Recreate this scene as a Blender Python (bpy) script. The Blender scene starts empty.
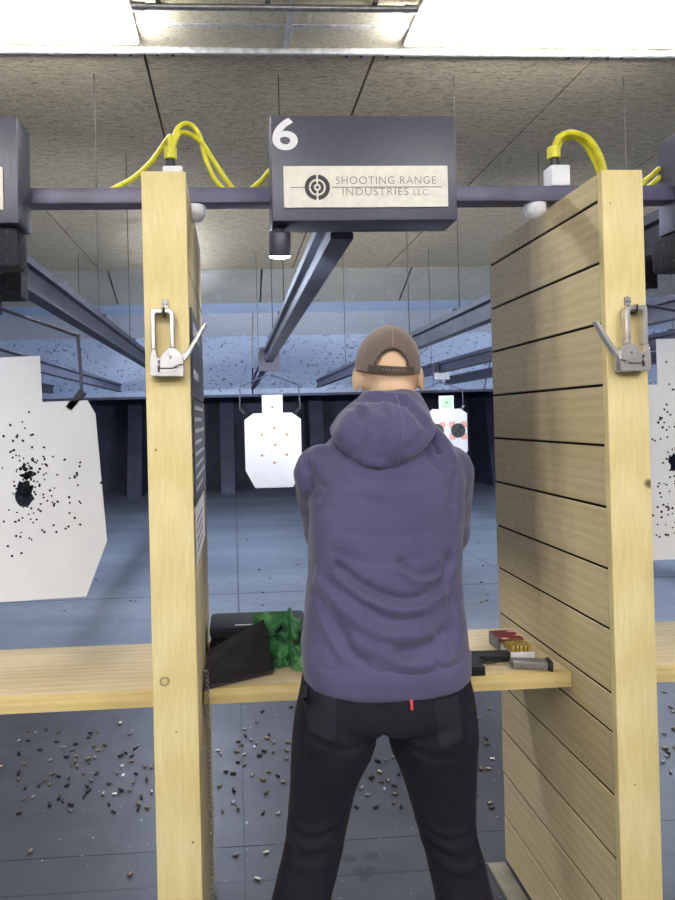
import bpy, bmesh, math, random
from mathutils import Vector, Matrix, noise
random.seed(6)
C = bpy.context.scene.collection
PI = math.pi

# ------------------------------------------------------------------ camera (a hand-held, cropped phone picture)
F_PX, PPX, PPY = 650.0, 270.0, 415.0
CAM = Vector((0, 0, 1.46))
yaw, pitch, roll = math.atan(36 / 650), math.radians(0.40), math.radians(1.4)
f0 = Vector((math.sin(yaw) * math.cos(pitch), math.cos(yaw) * math.cos(pitch), math.sin(pitch)))
r0 = Vector((math.cos(yaw), -math.sin(yaw), 0))
u0 = r0.cross(f0)
RV = r0 * math.cos(roll) - u0 * math.sin(roll)
UV = r0 * math.sin(roll) + u0 * math.cos(roll)
FV = f0
cd = bpy.data.cameras.new('camera')
cam = bpy.data.objects.new('camera', cd)
C.objects.link(cam)
M3 = Matrix((RV, UV, -FV)).transposed()
cam.matrix_world = Matrix.Translation(CAM) @ M3.to_4x4()
cd.sensor_fit = 'VERTICAL'
cd.sensor_height = 36.0
cd.sensor_width = 36.0
cd.lens = F_PX / 900 * 36
cd.shift_x = (337.5 - PPX) / 900
cd.shift_y = -(450 - PPY) / 900
cd.clip_start = 0.05
bpy.context.scene.camera = cam


def W(px, py, y):
    """the point at depth y that the photograph shows at px, py"""
    d = FV + RV * ((px - PPX) / F_PX) - UV * ((py - PPY) / F_PX)
    return CAM + d * (y / d.y)


def WX(px, py, x):
    d = FV + RV * ((px - PPX) / F_PX) - UV * ((py - PPY) / F_PX)
    return CAM + d * (x / d.x)


def WZ(px, py, z):
    d = FV + RV * ((px - PPX) / F_PX) - UV * ((py - PPY) / F_PX)
    return CAM + d * ((z - CAM.z) / d.z)


# ------------------------------------------------------------------ colour and materials
def lin(c):
    def f(v):
        v /= 255
        return v / 12.92 if v <= 0.04045 else ((v + 0.055) / 1.055) ** 2.4
    return (f(c[0]), f(c[1]), f(c[2]), 1)


class NT:
    def __init__(s, name):
        s.m = bpy.data.materials.new(name)
        s.m.use_nodes = True
        s.n = s.m.node_tree.nodes
        s.l = s.m.node_tree.links
        s.b = s.n['Principled BSDF']
        s.tc = s.n.new('ShaderNodeTexCoord')

    def link(s, a, b):
        s.l.new(a, b)

    def coords(s, scale=(1, 1, 1), space='Object', rot=(0, 0, 0)):
        mp = s.n.new('ShaderNodeMapping')
        mp.inputs['Scale'].default_value = scale
        mp.inputs['Rotation'].default_value = rot
        s.link(s.tc.outputs[space], mp.inputs['Vector'])
        return mp.outputs['Vector']

    def noise(s, vec, scale, detail=4, rough=0.55, dist=0):
        t = s.n.new('ShaderNodeTexNoise')
        t.inputs['Scale'].default_value = scale
        t.inputs['Detail'].default_value = detail
        t.inputs['Roughness'].default_value = rough
        t.inputs['Distortion'].default_value = dist
        s.link(vec, t.inputs['Vector'])
        return t.outputs['Fac']

    def ramp(s, fac, stops, interp='LINEAR'):
        r = s.n.new('ShaderNodeValToRGB')
        r.color_ramp.interpolation = interp
        e = r.color_ramp.elements
        while len(e) < len(stops):
            e.new(0.5)
        for i, (p, c) in enumerate(stops):
            e[i].position = p
            e[i].color = c if len(c) == 4 else lin(c)
        s.link(fac, r.inputs['Fac'])
        return r.outputs['Color']

    def grey(s, fac, a, b):
        return s.ramp(fac, [(a, (0, 0, 0, 1)), (b, (1, 1, 1, 1))])

    def mix(s, fac, a, b, mode='MIX'):
        x = s.n.new('ShaderNodeMix')
        x.data_type = 'RGBA'
        x.blend_type = mode
        if isinstance(fac, (int, float)):
            x.inputs[0].default_value = fac
        else:
            s.link(fac, x.inputs[0])
        for v, i in ((a, 6), (b, 7)):
            if isinstance(v, tuple):
                x.inputs[i].default_value = v if len(v) == 4 else lin(v)
            else:
                s.link(v, x.inputs[i])
        return x.outputs[2]

    def math(s, op, a, b=0.0, c=None):
        x = s.n.new('ShaderNodeMath')
        x.operation = op
        for i, v in enumerate((a, b, c)):
            if v is None:
                continue
            if isinstance(v, (int, float)):
                x.inputs[i].default_value = v
            else:
                s.link(v, x.inputs[i])
        return x.outputs[0]

    def sep(s, vec):
        x = s.n.new('ShaderNodeSeparateXYZ')
        s.link(vec, x.inputs[0])
        return x.outputs

    def color(s, col):
        s.link(col, s.b.inputs['Base Color'])

    def bump(s, h, strength=0.3, dist=0.002):
        x = s.n.new('ShaderNodeBump')
        x.inputs['Strength'].default_value = strength
        x.inputs['Distance'].default_value = dist
        s.link(h, x.inputs['Height'])
        s.link(x.outputs['Normal'], s.b.inputs['Normal'])

    def set(s, rough=0.5, metal=0.0, spec=0.5):
        s.b.inputs['Roughness'].default_value = rough
        s.b.inputs['Metallic'].default_value = metal
        s.b.inputs['Specular IOR Level'].default_value = spec
        return s


def simple(name, c, rough=0.5, metal=0.0, var=0.12, scale=30.0, bump=0.15, spec=0.5):
    t = NT(name).set(rough, metal, spec)
    f = t.noise(t.coords(), scale, 5)
    a = tuple(max(0, v * (1 - var)) for v in c)
    b = tuple(min(255, v * (1 + var)) for v in c)
    t.color(t.ramp(f, [(0.3, a), (0.7, b)]))
    if bump:
        t.bump(t.noise(t.coords(), scale * 8, 3), bump, 0.0008)
    return t.m


def wood(name, light, dark, stretch=(1, 1, 1), rough=0.65, fine=60, band=5.0, spec=0.25, knots=(), soot_or_shade=None, island=0.0, ring=0.14):
    t = NT(name).set(rough, 0, spec)
    v = t.coords(stretch)
    g = t.noise(v, fine, 6, 0.6, 0.4)
    b = t.noise(v, band, 3, 0.5, 0.8)
    w = t.n.new('ShaderNodeTexWave')
    w.wave_type = 'RINGS'
    w.inputs['Scale'].default_value = band * 1.3
    w.inputs['Distortion'].default_value = 5
    w.inputs['Detail'].default_value = 2
    w.inputs['Detail Scale'].default_value = 1.4
    t.link(v, w.inputs['Vector'])
    k = t.math('ADD', t.math('MULTIPLY', g, 0.45), t.math('MULTIPLY', b, 0.35))
    k = t.math('ADD', k, t.math('MULTIPLY', w.outputs['Fac'], ring))
    mid = tuple((p + q) / 2 for p, q in zip(light, dark))
    col = t.ramp(k, [(0.3, light), (0.52, mid), (0.75, dark)])
    if island:
        gi = t.n.new('ShaderNodeNewGeometry')
        hv = t.math('ADD', t.math('MULTIPLY', gi.outputs['Random Per Island'], island), 1 - island / 2)
        cc = t.n.new('ShaderNodeCombineColor')
        for i in range(3):
            t.link(hv, cc.inputs[i])
        col = t.mix(1.0, col, cc.outputs[0], 'MULTIPLY')
    for kx, ky, kz, kr, kc in knots:
        d = t.n.new('ShaderNodeVectorMath')
        d.operation = 'DISTANCE'
        t.link(t.coords(), d.inputs[0])
        d.inputs[1].default_value = (kx, ky, kz)
        q = t.math('ADD', d.outputs['Value'], t.math('MULTIPLY', t.noise(t.coords(), 40, 2), kr * 0.5))
        q = t.math('DIVIDE', q, kr * 1.25)
        mask = t.ramp(q, kc)
        col = t.mix(mask, col, (70, 48, 28))
    if soot_or_shade:
        col = soot_or_shade(t, col)
    t.color(col)
    t.bump(g, 0.25, 0.0015)
    return t.m


def emit(name, c, s):
    t = NT(name)
    t.b.inputs['Base Color'].default_value = (0.8, 0.8, 0.8, 1)
    t.b.inputs['Emission Color'].default_value = lin(c)
    t.b.inputs['Emission Strength'].default_value = s
    return t.m


# ------------------------------------------------------------------ mesh helpers
OFF = {}


def bm_new():
    return bmesh.new()


def box(bm, x0, x1, y0, y1, z0, z1, bev=0.0, seg=2):
    m = Matrix.Translation(((x0 + x1) / 2, (y0 + y1) / 2, (z0 + z1) / 2)) @ Matrix.Diagonal((x1 - x0, y1 - y0, z1 - z0, 1))
    if bev:
        t = bmesh.new()
        bmesh.ops.create_cube(t, size=1, matrix=m)
        bmesh.ops.bevel(t, geom=list(t.edges), offset=bev, segments=seg, profile=0.6, affect='EDGES')
        merge(bm, t)
    else:
        bmesh.ops.create_cube(bm, size=1, matrix=m)
    return bm


def merge(bm, t, mat=None, mi=None):
    if mat is not None:
        t.transform(mat)
    if mi is not None:
        for f in t.faces:
            f.material_index = mi
    me = bpy.data.meshes.new('tmp')
    t.to_mesh(me)
    t.free()
    bm.from_mesh(me)
    bpy.data.meshes.remove(me)
    return bm


def frame_of(d):
    d = d.normalized()
    a = Vector((0, 0, 1)) if abs(d.z) < 0.9 else Vector((1, 0, 0))
    u = d.cross(a).normalized()
    return u, d.cross(u).normalized()


def smooth_path(pts, n=8):
    pts = [Vector(p) for p in pts]
    if len(pts) < 3:
        return pts
    out = []
    P = [2 * pts[0] - pts[1]] + pts + [2 * pts[-1] - pts[-2]]
    for i in range(1, len(P) - 2):
        for k in range(n):
            t = k / n
            a, b, c, d = P[i - 1], P[i], P[i + 1], P[i + 2]
            out.append(0.5 * ((2 * b) + (c - a) * t + (2 * a - 5 * b + 4 * c - d) * t * t + (3 * b - a - 3 * c + d) * t ** 3))
    out.append(pts[-1])
    return out


def loft(bm, rings, caps=True, closed=True):
    vs = [[bm.verts.new(p) for p in r] for r in rings]
    n = len(vs[0])
    for a, b in zip(vs, vs[1:]):
        for i in range(n if closed else n - 1):
            j = (i + 1) % n
            try:
                bm.faces.new((a[i], a[j], b[j], b[i]))
            except ValueError:
                pass
    if caps:
        bm.faces.new(list(reversed(vs[0])))
        bm.faces.new(vs[-1])
    return vs


def tube(bm, pts, r, n=8, caps=True, flat=1.0):
    pts = [Vector(p) for p in pts]
    rs = r if isinstance(r, (list, tuple)) else [r] * len(pts)
    rings = []
    u = None
    for i, p in enumerate(pts):
        d = (pts[min(i + 1, len(pts) - 1)] - pts[max(i - 1, 0)])
        if d.length < 1e-9:
            d = Vector((0, 0, 1))
        d.normalize()
        if u is None:
            u, v = frame_of(d)
        else:
            u = (u - d * u.dot(d))
            u = u.normalized() if u.length > 1e-6 else frame_of(d)[0]
            v = d.cross(u).normalized()
        rings.append([p + (u * math.cos(2 * PI * k / n) + v * math.sin(2 * PI * k / n) * flat) * rs[i] for k in range(n)])
    loft(bm, rings, caps)
    return bm


def limb(bm, pts, n=20, sub=6):
    """pts: (Vector, radius); smooth tapered limb with rounded ends"""
    P = smooth_path([p for p, r in pts], sub)
    R = [v.x for v in smooth_path([Vector((r, 0, 0)) for p, r in pts], sub)]
    d0 = (P[0] - P[1]).normalized()
    d1 = (P[-1] - P[-2]).normalized()
    PP = [P[0] + d0 * R[0] * k for k in (0.85, 0.5)] + P + [P[-1] + d1 * R[-1] * k for k in (0.5, 0.85)]
    RR = [R[0] * 0.45, R[0] * 0.85] + R + [R[-1] * 0.85, R[-1] * 0.45]
    tube(bm, PP, RR, n)


def prism(bm, poly, axis, a, b, bev=0.0, mi=0):
    """poly of 2d points extruded along 'x','y' or 'z' from a to b"""
    def v3(p, t):
        return {'x': (t, p[0], p[1]), 'y': (p[0], t, p[1]), 'z': (p[0], p[1], t)}[axis]
    t = bmesh.new()
    lo = [t.verts.new(v3(p, a)) for p in poly]
    hi = [t.verts.new(v3(p, b)) for p in poly]
    n = len(poly)
    for i in range(n):
        t.faces.new((lo[i], lo[(i + 1) % n], hi[(i + 1) % n], hi[i]))
    t.faces.new(list(reversed(lo)))
    t.faces.new(hi)
    bmesh.ops.recalc_face_normals(t, faces=t.faces)
    if bev:
        bmesh.ops.bevel(t, geom=list(t.edges), offset=bev, segments=1, affect='EDGES')
    merge(bm, t, mi=mi)
    return bm


def cyl(bm, a, b, r, n=16, r2=None):
    return tube(bm, [a, b], [r, r if r2 is None else r2], n)


def lathe(bm, prof, at=(0, 0, 0), n=24):
    """prof: (radius, z)"""
    at = Vector(at)
    loft(bm, [[at + Vector((r * math.cos(2 * PI * k / n), r * math.sin(2 * PI * k / n), z)) for k in range(n)] for r, z in prof])
    return bm


def sell(cx, cy, z, rx, ry, n=32, p=2.3, tilt=0.0):
    out = []
    for k in range(n):
        a = 2 * PI * k / n
        c, s = math.cos(a), math.sin(a)
        x = math.copysign(abs(c) ** (2 / p), c) * rx
        y = math.copysign(abs(s) ** (2 / p), s) * ry
        out.append(Vector((cx + x, cy + y, z + y * tilt)))
    return out


def link(name, me, mats, parent=None, smooth=None):
    o = bpy.data.objects.new(name, me)
    C.objects.link(o)
    for m in (mats if isinstance(mats, (list, tuple)) else [mats]):
        me.materials.append(m)
    if parent is not None:
        o.parent = parent
    if smooth is not None:
        me.polygons.foreach_set('use_smooth', [True] * len(me.polygons))
        if smooth < 180:
            me.set_sharp_from_angle(angle=math.radians(smooth))
    me.update()
    return o


def part(name, bm, mats, parent=None, smooth=None, origin=None, label=None):
    bmesh.ops.recalc_face_normals(bm, faces=bm.faces)
    off = OFF[parent.name] if parent is not None else Vector(origin or (0, 0, 0))
    bm.transform(Matrix.Translation(-off))
    me = bpy.data.meshes.new(name)
    bm.to_mesh(me)
    bm.free()
    o = link(name, me, mats, parent, smooth)
    if parent is None:
        o.location = off
    OFF[o.name] = off
    if label:
        o['label'] = label
    return o


def tag(o, label, cat, group=None, kind=None):
    o['label'] = label
    o['category'] = cat
    if group:
        o['group'] = group
    if kind:
        o['kind'] = kind
    return o


def thing(name, label, cat, loc=(0, 0, 0), group=None):
    o = bpy.data.objects.new(name, None)
    o.empty_display_size = 0.05
    C.objects.link(o)
    o.location = loc
    OFF[o.name] = Vector(loc)
    return tag(o, label, cat, group)


def struct(name, bm, mats, smooth=None):
    o = part(name, bm, mats, None, smooth)
    o['kind'] = 'structure'
    return o


def copy_tree(o, parent=None):
    c = o.copy()
    C.objects.link(c)
    if parent is not None:
        c.parent = parent
    for ch in list(o.children):
        copy_tree(ch, c)
    return c


def evaluated(bm, mods):
    me = bpy.data.meshes.new('tmp')
    bm.to_mesh(me)
    bm.free()
    o = bpy.data.objects.new('tmp', me)
    C.objects.link(o)
    for ty, kw in mods:
        m = o.modifiers.new(ty, ty)
        for k, v in kw.items():
            setattr(m, k, v)
    dg = bpy.context.evaluated_depsgraph_get()
    dg.update()
    new = bpy.data.meshes.new_from_object(o.evaluated_get(dg))
    bpy.data.objects.remove(o)
    bpy.data.meshes.remove(me)
    b = bmesh.new()
    b.from_mesh(new)
    bpy.data.meshes.remove(new)
    return b


def remesh(bm, size, it=6):
    bmesh.ops.recalc_face_normals(bm, faces=bm.faces)
    return evaluated(bm, [('REMESH', dict(mode='VOXEL', voxel_size=size)), ('SMOOTH', dict(factor=0.5, iterations=it))])


def text_bm(s, size, offset=0.0, depth=0.0006, spacing=1.0, align='LEFT'):
    cu = bpy.data.curves.new('t', 'FONT')
    cu.body = s
    cu.size = size
    cu.offset = offset
    cu.extrude = depth
    cu.space_character = spacing
    cu.align_x = align
    o = bpy.data.objects.new('t', cu)
    C.objects.link(o)
    dg = bpy.context.evaluated_depsgraph_get()
    dg.update()
    me = bpy.data.meshes.new_from_object(o.evaluated_get(dg))
    bpy.data.objects.remove(o)
    b = bmesh.new()
    b.from_mesh(me)
    bpy.data.meshes.remove(me)
    return b


# ------------------------------------------------------------------ materials
PINE = ((232, 217, 166), (208, 188, 124))
KR = [(0.0, (0.25, 0.25, 0.25, 1)), (0.45, (0.1, 0.1, 0.1, 1)), (0.62, (0.75, 0.75, 0.75, 1)), (0.8, (0.0, 0.0, 0.0, 1))]
KD = [(0.0, (0.9, 0.9, 0.9, 1)), (0.5, (0.8, 0.8, 0.8, 1)), (0.9, (0.0, 0.0, 0.0, 1))]


def painted_shade_fn(t, col):
    """shadow painted into the colour of the boards on their downrange half, made patchy"""
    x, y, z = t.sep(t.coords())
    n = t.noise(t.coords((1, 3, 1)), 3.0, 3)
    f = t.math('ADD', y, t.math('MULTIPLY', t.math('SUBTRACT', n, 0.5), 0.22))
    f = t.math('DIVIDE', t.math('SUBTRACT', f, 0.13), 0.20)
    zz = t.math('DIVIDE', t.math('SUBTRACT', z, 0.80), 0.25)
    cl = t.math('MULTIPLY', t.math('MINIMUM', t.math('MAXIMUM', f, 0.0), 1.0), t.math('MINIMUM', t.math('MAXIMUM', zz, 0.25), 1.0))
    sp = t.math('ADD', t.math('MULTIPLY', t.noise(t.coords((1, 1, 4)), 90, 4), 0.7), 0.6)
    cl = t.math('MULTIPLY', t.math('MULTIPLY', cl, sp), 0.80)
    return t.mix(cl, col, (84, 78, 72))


# x position of the knots etc. is in the coordinates of each post's own thing
M = {}
M['post'] = wood('pine_post', *PINE, stretch=(6, 6, 0.7), fine=22, band=1.6, knots=[(-0.022, -0.045, 0.90, 0.016, KR), (-0.03, -0.045, 1.40, 0.004, KD), (0.03, -0.045, 0.55, 0.004, KD), (0.0, -0.045, 0.79, 0.003, KD)])
M['post_b'] = wood('pine_post_knotty', *PINE, stretch=(6, 6, 0.7), fine=22, band=1.6, knots=[(0.041, -0.045, 1.295, 0.015, KD), (-0.03, -0.045, 1.93, 0.003, KD), (0.02, -0.045, 1.70, 0.003, KD), (-0.01, -0.045, 0.62, 0.003, KD)])
M['plank'] = wood('pine_planks', (218, 202, 160), (194, 174, 130), stretch=(5, 0.55, 6), fine=24, band=1.5, soot_or_shade=painted_shade_fn, island=0.14)  # board colour carries a painted shadow towards the downrange end
M['shelf'] = wood('shelf_wood', (222, 206, 172), (192, 170, 128), stretch=(0.5, 5, 5), fine=26, band=2.0)
M['edge'] = wood('shelf_edge_wood', (228, 208, 152), (200, 174, 110), stretch=(0.5, 5, 5), fine=26, band=2.0)


def m_floor(name, a, b, c, lines, stains=()):
    t = NT(name).set(0.42, 0, 0.35)
    v = t.coords((0.35, 1, 1), 'Object')
    n1 = t.noise(v, 1.3, 5, 0.6)
    n2 = t.noise(t.coords(), 9, 5, 0.65)
    k = t.math('ADD', t.math('MULTIPLY', n1, 0.7), t.math('MULTIPLY', n2, 0.3))
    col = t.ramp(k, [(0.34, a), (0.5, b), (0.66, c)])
    x, y, z = t.sep(t.coords())
    for ax, off, per, wd in lines:
        s = x if ax == 'x' else y
        q = t.math('PINGPONG', t.math('SUBTRACT', s, off), per / 2)
        q = t.math('LESS_THAN', q, wd)
        col = t.mix(t.math('MULTIPLY', q, 0.75), col, (38, 42, 50))
    for p, rx, ry in stains:
        mp = t.n.new('ShaderNodeMapping')
        mp.inputs['Location'].default_value = (-p.x / rx, -p.y / ry, 0)
        mp.inputs['Scale'].default_value = (1 / rx, 1 / ry, 1)
        t.link(t.tc.outputs['Object'], mp.inputs['Vector'])
        ln = t.n.new('ShaderNodeVectorMath')
        ln.operation = 'LENGTH'
        t.link(mp.outputs['Vector'], ln.inputs[0])
        q = t.math('ADD', ln.outputs['Value'], t.math('MULTIPLY', t.math('SUBTRACT', t.noise(t.coords(), 26, 3), 0.5), 2.2))
        col = t.mix(t.math('MULTIPLY', t.math('LESS_THAN', q, 0.85), 0.55), col, (36, 38, 44))
    sp = t.noise(t.coords(), 55, 2)
    col = t.mix(t.grey(sp, 0.70, 0.76), col, (165, 175, 190))
    t.color(col)
    t.bump(n2, 0.25, 0.004)
    return t.m


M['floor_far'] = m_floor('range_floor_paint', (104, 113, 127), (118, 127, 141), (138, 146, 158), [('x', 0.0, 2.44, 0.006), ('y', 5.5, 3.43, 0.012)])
M['floor_mid'] = m_floor('shade_toned_floor_paint', (60, 61, 68), (70, 71, 78), (84, 85, 92), [('x', 0.0, 2.44, 0.004)])  # range floor in a darker tone that paints in the shade below the shelf
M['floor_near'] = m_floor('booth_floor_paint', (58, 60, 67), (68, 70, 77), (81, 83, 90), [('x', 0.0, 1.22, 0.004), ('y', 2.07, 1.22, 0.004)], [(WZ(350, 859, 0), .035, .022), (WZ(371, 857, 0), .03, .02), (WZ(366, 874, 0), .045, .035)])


def m_ceiling():
    t = NT('wood_wool_ceiling_board').set(0.9, 0, 0.15)
    n = t.noise(t.coords((0.8, 3.5, 1)), 20, 6, 0.78, 1.4)
    n2 = t.noise(t.coords(), 1.2, 3)
    col = t.ramp(n, [(0.36, (104, 90, 70)), (0.45, (188, 172, 142)), (0.57, (218, 203, 172)), (0.68, (238, 224, 196))])
    col = t.mix(t.math('MULTIPLY', n2, 0.3), col, (182, 172, 154))
    t.color(col)
    t.bump(n, 0.6, 0.006)
    return t.m


M['ceil'] = m_ceiling()


def m_tile():
    t = NT('fissured_ceiling_tile').set(0.9, 0, 0.15)
    n = t.noise(t.coords((2, 4, 1)), 22, 5, 0.7, 1.0)
    col = t.ramp(n, [(0.32, (176, 164, 130)), (0.48, (230, 220, 190)), (0.7, (238, 230, 206))])
    t.color(col)
    t.bump(n, 0.4, 0.004)
    return t.m


M['tile'] = m_tile()
M['tbar'] = simple('white_tee_bar', (214, 212, 210), 0.5)


def m_trap(name, base, base2, dots, dens, sc=14):
    t = NT(name).set(0.7, 0, 0.3)
    n = t.noise(t.coords((0.4, 1, 1)), 1.4, 4)
    col = t.ramp(n, [(0.3, base), (0.7, base2)])
    s1 = t.noise(t.coords(), sc, 6, 0.7)
    col = t.mix(t.grey(s1, dens, dens + 0.05), col, dots)
    s2 = t.noise(t.coords((1, 1, 1)), sc * 0.6, 5, 0.75, 0.6)
    col = t.mix(t.math('MULTIPLY', t.grey(s2, 0.60, 0.68), 0.5), col, (205, 214, 226))
    t.color(col)
    t.bump(s1, 0.4, 0.01)
    return t.m


M['trap_speck'] = m_trap('pocked_blue_trap_facing', (150, 163, 188), (172, 184, 204), (84, 94, 118), 0.575, 16)
M['trap_blue'] = m_trap('blue_trap_facing', (146, 162, 188), (164, 178, 202), (60, 66, 84), 0.66, 8)
M['trap_grey'] = m_trap('pale_grey_trap_facing', (164, 168, 178), (178, 182, 190), (60, 62, 70), 0.66, 8)
M['baffle'] = m_trap('grey_baffle_board', (146, 144, 136), (164, 162, 152), (88, 88, 88), 0.66, 12)
M['dark_trap'] = simple('navy_trap_steel', (40, 44, 66), 0.6, 0, 0.25, 2.5, 0.1)
M['fin'] = simple('navy_trap_fin', (46, 50, 72), 0.6, 0, 0.2, 2.5, 0.1)
M['steel'] = simple('dark_painted_steel', (66, 68, 88), 0.38, 0.0, 0.14, 14, 0.08, 0.6)
M['beamsteel'] = simple('slate_painted_beam', (86, 84, 110), 0.4, 0.0, 0.14, 12, 0.08, 0.5)
M['rail'] = simple('grey_rail_steel', (66, 68, 84), 0.5, 0.0, 0.18, 8, 0.06, 0.5)
M['box'] = simple('charcoal_powder_coat', (64, 64, 82), 0.36, 0.0, 0.06, 60, 0.35, 0.55)
M['black'] = simple('black_polymer', (30, 30, 34), 0.45, 0, 0.15, 40, 0.1)
M['gun'] = simple('blued_gun_steel', (38, 40, 48), 0.35, 0.4, 0.15, 40, 0.05)
M['chrome'] = simple('nickel_plated_steel', (204, 200, 196), 0.26, 0.62, 0.05, 40, 0.05)
M['rod'] = simple('dull_hanger_rod', (62, 57, 52), 0.9, 0.0)
M['dusty'] = wood('dusty_batten_wood', (150, 146, 128), (124, 120, 104), stretch=(5, 0.6, 5))
M['zinc'] = simple('zinc_steel', (150, 148, 146), 0.4, 0.7, 0.1, 40, 0.05)
M['white'] = simple('white_plastic', (226, 226, 230), 0.4, 0, 0.03)
M['plate'] = simple('cream_brushed_plate', (226, 222, 208), 0.45, 0, 0.03, 60, 0.05)
M['engrave'] = simple('dark_engraving', (52, 50, 52), 0.6, 0, 0.05)
M['joint'] = simple('painted_joint_shade', (24, 20, 18), 0.95, 0, 0.1, 30, 0.1, 0.1)
M['letter'] = simple('grey_engraving', (128, 122, 112), 0.6, 0, 0.05)
M['numeral'] = simple('white_numeral_vinyl', (226, 226, 228), 0.5, 0, 0.03)
M['yellow'] = simple('yellow_cable_jacket', (214, 208, 40), 0.4, 0, 0.08)
M['card'] = simple('white_target_card', (226, 228, 234), 0.75, 0, 0.015, 6, 0.03, 0.2)
M['hole'] = simple('bullet_hole_dark', (30, 32, 40), 0.9, 0, 0.1)
M['orange'] = simple('orange_print', (222, 164, 132), 0.8, 0, 0.05)
M['redprint'] = simple('pale_red_print', (232, 164, 160), 0.8, 0, 0.05)
M['green'] = simple('pale_green_print', (182, 228, 182), 0.8, 0, 0.05)
M['char'] = simple('charcoal_print', (62, 66, 66), 0.8, 0, 0.05)
M['brass'] = simple('tarnished_brass', (128, 118, 98), 0.35, 0.7, 0.3, 60, 0.05)
M['nickelcase'] = simple('nickel_case', (170, 168, 164), 0.3, 0.8, 0.2, 60, 0.05)
M['soot_or_shade'] = simple('sooty_case', (52, 48, 46), 0.5, 0.5, 0.3, 60, 0.05)
M['brass2'] = simple('bright_brass', (206, 176, 96), 0.35, 0.6, 0.08, 60, 0.05)


def m_dirty():
    t = NT('lead_spattered_steel').set(0.7, 0, 0.3)
    n = t.noise(t.coords(), 70, 5, 0.7)
    t.color(t.ramp(n, [(0.4, (40, 40, 50)), (0.60, (52, 50, 58)), (0.72, (112, 104, 98))]))
    t.bump(n, 0.8, 0.006)
    return t.m


M['dirt'] = m_dirty()
M['lens'] = emit('lit_fixture_lens', (250, 250, 255), 25)
M['added_coollens'] = emit('added_cool_lens', (216, 230, 255), 75)
M['spotlens'] = emit('lit_lamp_lens', (240, 246, 255), 12)


def m_cloth(name, c, var, weave, bump, rough=0.9, big=6, sheen=0.25):
    t = NT(name).set(rough, 0, 0.15)
    n = t.noise(t.coords(), big, 5, 0.6)
    a = tuple(v * (1 - var) for v in c)
    b = tuple(min(255, v * (1 + var)) for v in c)
    t.color(t.ramp(n, [(0.3, a), (0.7, b)]))
    w = t.noise(t.coords((1, 1, 2.2)), weave, 3)
    t.bump(w, bump, 0.0008)
    t.b.inputs['Sheen Weight'].default_value = sheen
    t.b.inputs['Sheen Roughness'].default_value = 0.5
    return t.m


M['hoodie'] = m_cloth('slate_violet_fleece', (84, 81, 113), 0.07, 500, 0.35)
M['seam'] = m_cloth('hoodie_seam', (100, 98, 128), 0.05, 500, 0.3)
M['jeans'] = m_cloth('black_denim', (33, 31, 40), 0.12, 700, 0.4, 0.9, 6, 0.03)
M['pocket'] = m_cloth('black_denim_pocket', (42, 40, 50), 0.12, 700, 0.4, 0.9, 6, 0.03)
M['redtab'] = simple('red_tab', (206, 70, 74), 0.8)
M['cap'] = m_cloth('taupe_mesh_cap', (118, 103, 95), 0.08, 420, 0.6, 0.85)
M['strap'] = simple('brown_plastic_strap', (80, 68, 62), 0.5)
M['capseam'] = m_cloth('cap_stitching', (150, 132, 116), 0.05, 500, 0.3)
M['shoe'] = simple('black_leather', (34, 32, 34), 0.5)
M['sole'] = simple('rubber_sole', (60, 58, 58), 0.8)


def m_skin():
    t = NT('skin').set(0.5, 0, 0.4)
    n = t.noise(t.coords(), 14, 4)
    t.color(t.ramp(n, [(0.3, (212, 172, 138)), (0.7, (228, 196, 162))]))
    t.b.inputs['Subsurface Weight'].default_value = 0.12
    t.b.inputs['Subsurface Radius'].default_value = (0.02, 0.008, 0.004)
    t.b.inputs['Subsurface Scale'].default_value = 0.3
    t.bump(t.noise(t.coords(), 300, 3), 0.15, 0.0006)
    return t.m


M['skin'] = m_skin()
M['eye'] = simple('eye_white', (220, 220, 216), 0.2)
M['brow'] = simple('dark_brow_hair', (60, 44, 34), 0.8)
M['lip'] = simple('lips', (176, 108, 96), 0.5)
M['case'] = simple('black_case_plastic', (46, 47, 54), 0.7, 0, 0.1, 30, 0.2, 0.2)
M['pouch'] = m_cloth('black_nylon', (36, 33, 38), 0.1, 600, 0.4, 0.7)


def m_camo():
    t = NT('green_black_crinkled_sheet').set(0.38, 0, 0.5)
    n = t.noise(t.coords(), 17, 4, 0.6, 0.1)
    t.color(t.ramp(n, [(0.38, (22, 36, 26)), (0.43, (44, 98, 58)), (0.56, (72, 138, 82)), (0.66, (112, 174, 114))]))
    t.bump(t.noise(t.coords((1, 1, 0.6)), 34, 3, 0.6, 1.0), 1.0, 0.012)
    return t.m


M['camo'] = m_camo()


def m_redcard():
    t = NT('red_ammunition_carton').set(0.5, 0, 0.4)
    v = t.n.new('ShaderNodeTexVoronoi')
    v.inputs['Scale'].default_value = 55
    t.link(t.coords((0.5, 1, 1)), v.inputs['Vector'])
    t.color(t.ramp(v.outputs['Distance'], [(0.34, (228, 176, 156)), (0.42, (138, 32, 40)), (0.8, (112, 26, 36))]))
    return t.m


M['redcard'] = m_redcard()
M['cartgrey'] = simple('grey_carton_flap', (120, 116, 118), 0.6)
M['poster'] = simple('dark_grey_notice', (74, 76, 86), 0.45, 0, 0.05, 10, 0.05)
M['print'] = simple('white_printed_lines', (206, 208, 214), 0.6, 0, 0.03)
M['paper'] = simple('white_paper', (226, 226, 226), 0.8, 0, 0.03)
M['wallm'] = simple('pale_painted_block', (176, 176, 180), 0.85, 0, 0.06, 3, 0.2)
M['sidewall'] = simple('grey_blue_range_wall', (96, 104, 128), 0.85, 0, 0.15, 2, 0.2)

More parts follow.
